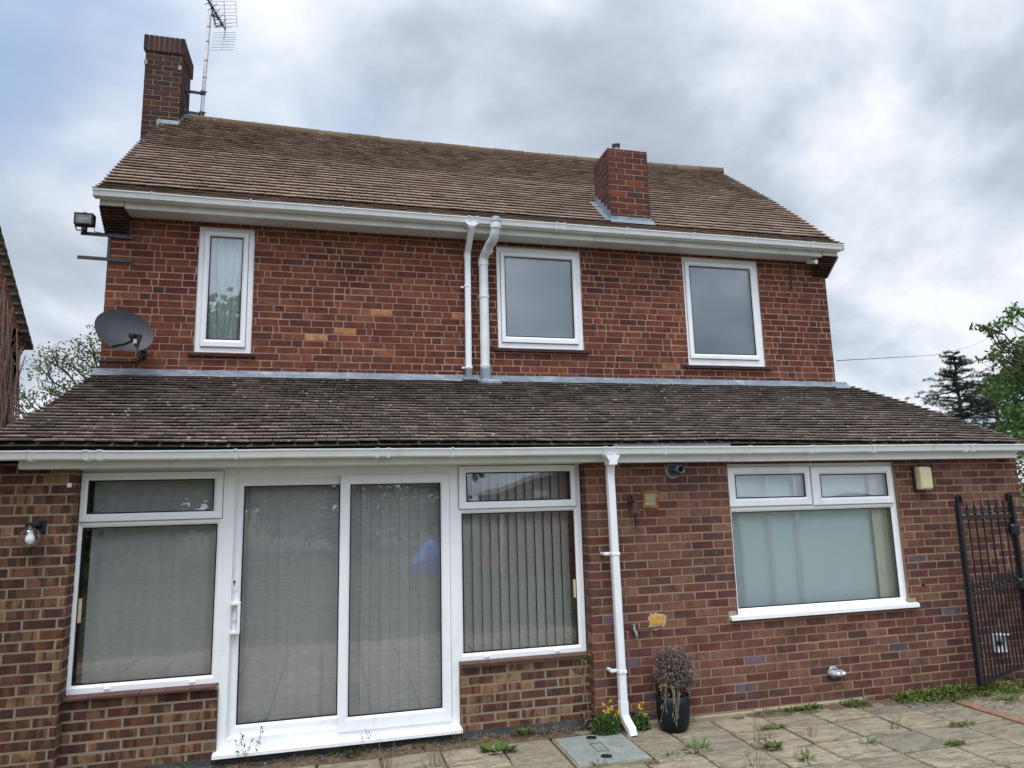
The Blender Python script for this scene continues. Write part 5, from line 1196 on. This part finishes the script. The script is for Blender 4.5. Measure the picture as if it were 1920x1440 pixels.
# cedar: tiers of near horizontal boughs carrying flat needle sprays
def cedar(name, label, base, h, tiers, seed):
    rg = random.Random(seed); B = Vector(base); t = thing(name, label, 'tree', base, None); w = MB(); lv = MB()
    limb(w, B, B+Z_*h, .35, .03, rg, .006, 10, 8)
    for (z, r_, nb_) in tiers:
        for k in range(nb_):
            a = 6.283*k/nb_+rg.uniform(-.7, .7); l = r_*rg.choice((.45, .7, .9, 1.0, 1.2))*rg.uniform(.8, 1.1); st = B+Z_*(z+rg.uniform(-.35, .35)); rise = rg.uniform(-.05, .38)
            end = st+Vector((math.cos(a)*l, math.sin(a)*l, rise*l)); bp = limb(w, st, end, .06, .01, rg, .05, 6, 4)
            for i, p in enumerate(bp[1:]):
                for q in range(int(3+5*l/4)):
                    b_a = a+rg.choice((-1, 1))*rg.uniform(.2, 1.1); sd_ = Vector((math.cos(b_a), math.sin(b_a), rg.uniform(-.25, .1))); sl_ = rg.uniform(.25, .9)*(1.1-.12*i)*min(1, l/2.2)
                    e = p+sd_*sl_; w.tube([p, e], [.012, .004], 3, caps=False)
                    for s2 in range(11):
                        pp = p.lerp(e, rg.random()**.7)+Vector((0, 0, rg.uniform(-.02, .06))); leaf(lv, pp, sd_*.6+rdir(rg)*.7+Vector((0, 0, .35)), Z_, rg.uniform(.10, .24), .035)
    w.build('trunk', M['bark'], t); lv.build('crown', M['leaf_cedar'], t); return t
cedar('cedar_tree', 'dark tiered conifer standing alone beyond the right slope of the lean-to roof', (43.9, 35, -.03), 11.9, [(11.6, .5, 5), (11.2, .8, 6), (10.8, 1.1, 6), (10.3, 1.5, 7), (9.8, 1.7, 7), (9.2, 2.3, 8), (8.6, 2.6, 8), (8.0, 3.2, 8), (7.3, 3.4, 9), (6.6, 3.2, 9), (5.8, 3.5, 8), (5.0, 3.5, 7)], 70)
cedar('cedar_tree', 'dark spreading conifer just right of the lone conifer, behind the leafy tree', (49.5, 37, -.03), 10.6, [(10.3, 1.2, 7), (9.8, 2.6, 9), (9.2, 3.2, 10), (8.6, 3.8, 11), (8.0, 4.2, 11), (7.2, 4.4, 11), (6.3, 4.4, 10), (5.4, 4.2, 9)], 71)

# ------------------------------------------------------------------ neighbouring house with its vine
nh = thing('neighbour_house', 'neighbouring brick house at the left edge with a steep tiled verge', 'house', (-7, 0, 0))
mb = MB(); zt = lambda y: 4.22+.98*(4.42-y)
mb.add([(-4.0, 4.22, 0), (-4.0, -4, 0), (-4.0, -4, 4.2), (-4.0, .2, 8.3), (-4.0, 4.22, 4.3)], [(0, 1, 2, 3, 4)]); mb.box(-9, -4.0, 4.0, 4.22, 0, 4.3)
mb.build('wall', M['farbrick'], nh)
mb = MB()
for k in range(5):      # corbelled eaves end
    mb.box(-4.25, -3.97, 4.1, 4.24+.045*k, 3.95+.055*k, 4.0+.055*k, 0, .004)
mb.build('corbel', M['brick_brown'], nh)
mb = MB(); n = 55
for i in range(n):
    y0, y1 = 4.50-.1*i, 4.50-.1*(i+1); z0, z1 = zt(y0), zt(y1); mb.add([(-3.93, y0, z0+.02), (-3.93, y1-.05, z1+.045), (-9, y1-.05, z1+.045), (-9, y0, z0+.02), (-3.93, y0, z0-.03), (-3.93, y1-.05, z1-.01), (-9, y0, z0-.03)], [(0, 1, 2, 3), (0, 1, 5, 4), (0, 3, 6, 4)])
mb.build('roof', M['tile_dark'], nh)
mb = MB(); rg = random.Random(80)
for i in range(80):
    y = rg.uniform(-.5, 4.2); z1 = min(zt(y)-.45, rg.uniform(3.2, 6)); pts = [Vector((-3.98+rg.uniform(0, .10), y+rg.uniform(-.12, .12), z1*k/7)) for k in range(8)]
    mb.tube(pts, [.022-.002*k for k in range(8)], 5)
for i in range(800):
    y = rg.uniform(.5, 4.2); z = rg.uniform(2, min(zt(y)-.75, 5.5)); leaf(mb, Vector((-3.96+rg.uniform(0, .1), y, z)), Vector((rg.uniform(0, .12), rg.uniform(-.7, .7), rg.uniform(-1, 1))), X, rg.uniform(.12, .35), .015)
tag(mb.build('dead_vine', M['drybark']), 'dense bare brown vine stems clinging to the neighbouring house wall', 'vine')

# ------------------------------------------------------------------ the garden behind the camera, seen mirrored in the panes
ga = thing('brick_garage', 'brick garden building with a low pitched roof mirrored in the right patio window', 'outbuilding', (6.2, -13, 0))
mb = MB(); mb.box(4.55, 9.5, -16, -13, -.03, 2.2); mb.add([(4.55, -13, 2.2), (9.5, -13, 2.2), (7.0, -13, 2.9)], [(0, 1, 2)]); mb.build('wall', M['farbrick'], ga)
mb = MB(); mb.add([(4.2, -12.8, 2.15), (7.0, -12.8, 2.98), (7.0, -16.2, 2.98), (4.2, -16.2, 2.15), (4.2, -12.8, 2.05), (7.0, -12.8, 2.88)], [(0, 1, 2, 3), (0, 1, 5, 4)]); mb.add([(9.8, -12.8, 2.15), (7.0, -12.8, 2.98), (7.0, -16.2, 2.98), (9.8, -16.2, 2.15)], [(0, 1, 2, 3)]); mb.build('roof', M['tile_dark'], ga)
mb = MB(); mb.box(4.48, 4.55, -12.99, -12.92, 0, 2.1, 0, .01); mb.build('downpipe', M['pipe'], ga)
mb = MB(); mb.box(5.5, 5.9, -12.99, -12.9, 2.0, 2.2, 0, .02); mb.build('lamp', M['upvc'], ga)
rg = random.Random(90); broadleaf('tall_tree', 'tall leafy tree mirrored in the narrow upstairs window', 'tree', (-7, -27, -.03), 15, .3, crown_clumps(rg, (-6, -27, 7.0), (7.5, 3, 5.4), 120, 1.4, .5), 60, .42, 'leaf_maple', 91, .8)
rg = random.Random(92); broadleaf('tall_tree', 'broad dark green tree mirrored in the sliding door', 'tree', (1.5, -25, -.03), 5.2, .25, crown_clumps(rg, (1.5, -25, 3.0), (5.5, 2.5, 2.4), 70, 1.0, .5), 60, .4, 'leaf_maple', 93, .8)
rg = random.Random(94); broadleaf('tall_tree', 'dark tree filling the reflection in the left patio window', 'tree', (-6.5, -17, -.03), 4.8, .22, crown_clumps(rg, (-6.0, -17, 2.9), (4.0, 2, 2.1), 60, .9, .5), 60, .35, 'leaf_maple', 95, .8)
mb = MB(); rows = [[(2.15+1.0*i/8, -14.1+.7*j/4, .30+.65*math.sin(math.pi*i/8)*math.sin(math.pi*(j+.3)/4.6)+.08*mnoise.noise((i*.9, j*.9, 0))) for i in range(9)] for j in range(5)]
mb.rings(rows, 0, False, smooth=True); mb.rings([[(a, b, -.02) for a, b, c in rows[0]], rows[0]], 0, False); mb.rings([[(a, b, -.02) for a, b, c in rows[-1]], rows[-1]], 0, False)
tag(mb.build('tarpaulin', M['blue_sheet']), 'blue sheet on the lawn mirrored in the sliding door', 'sheet')
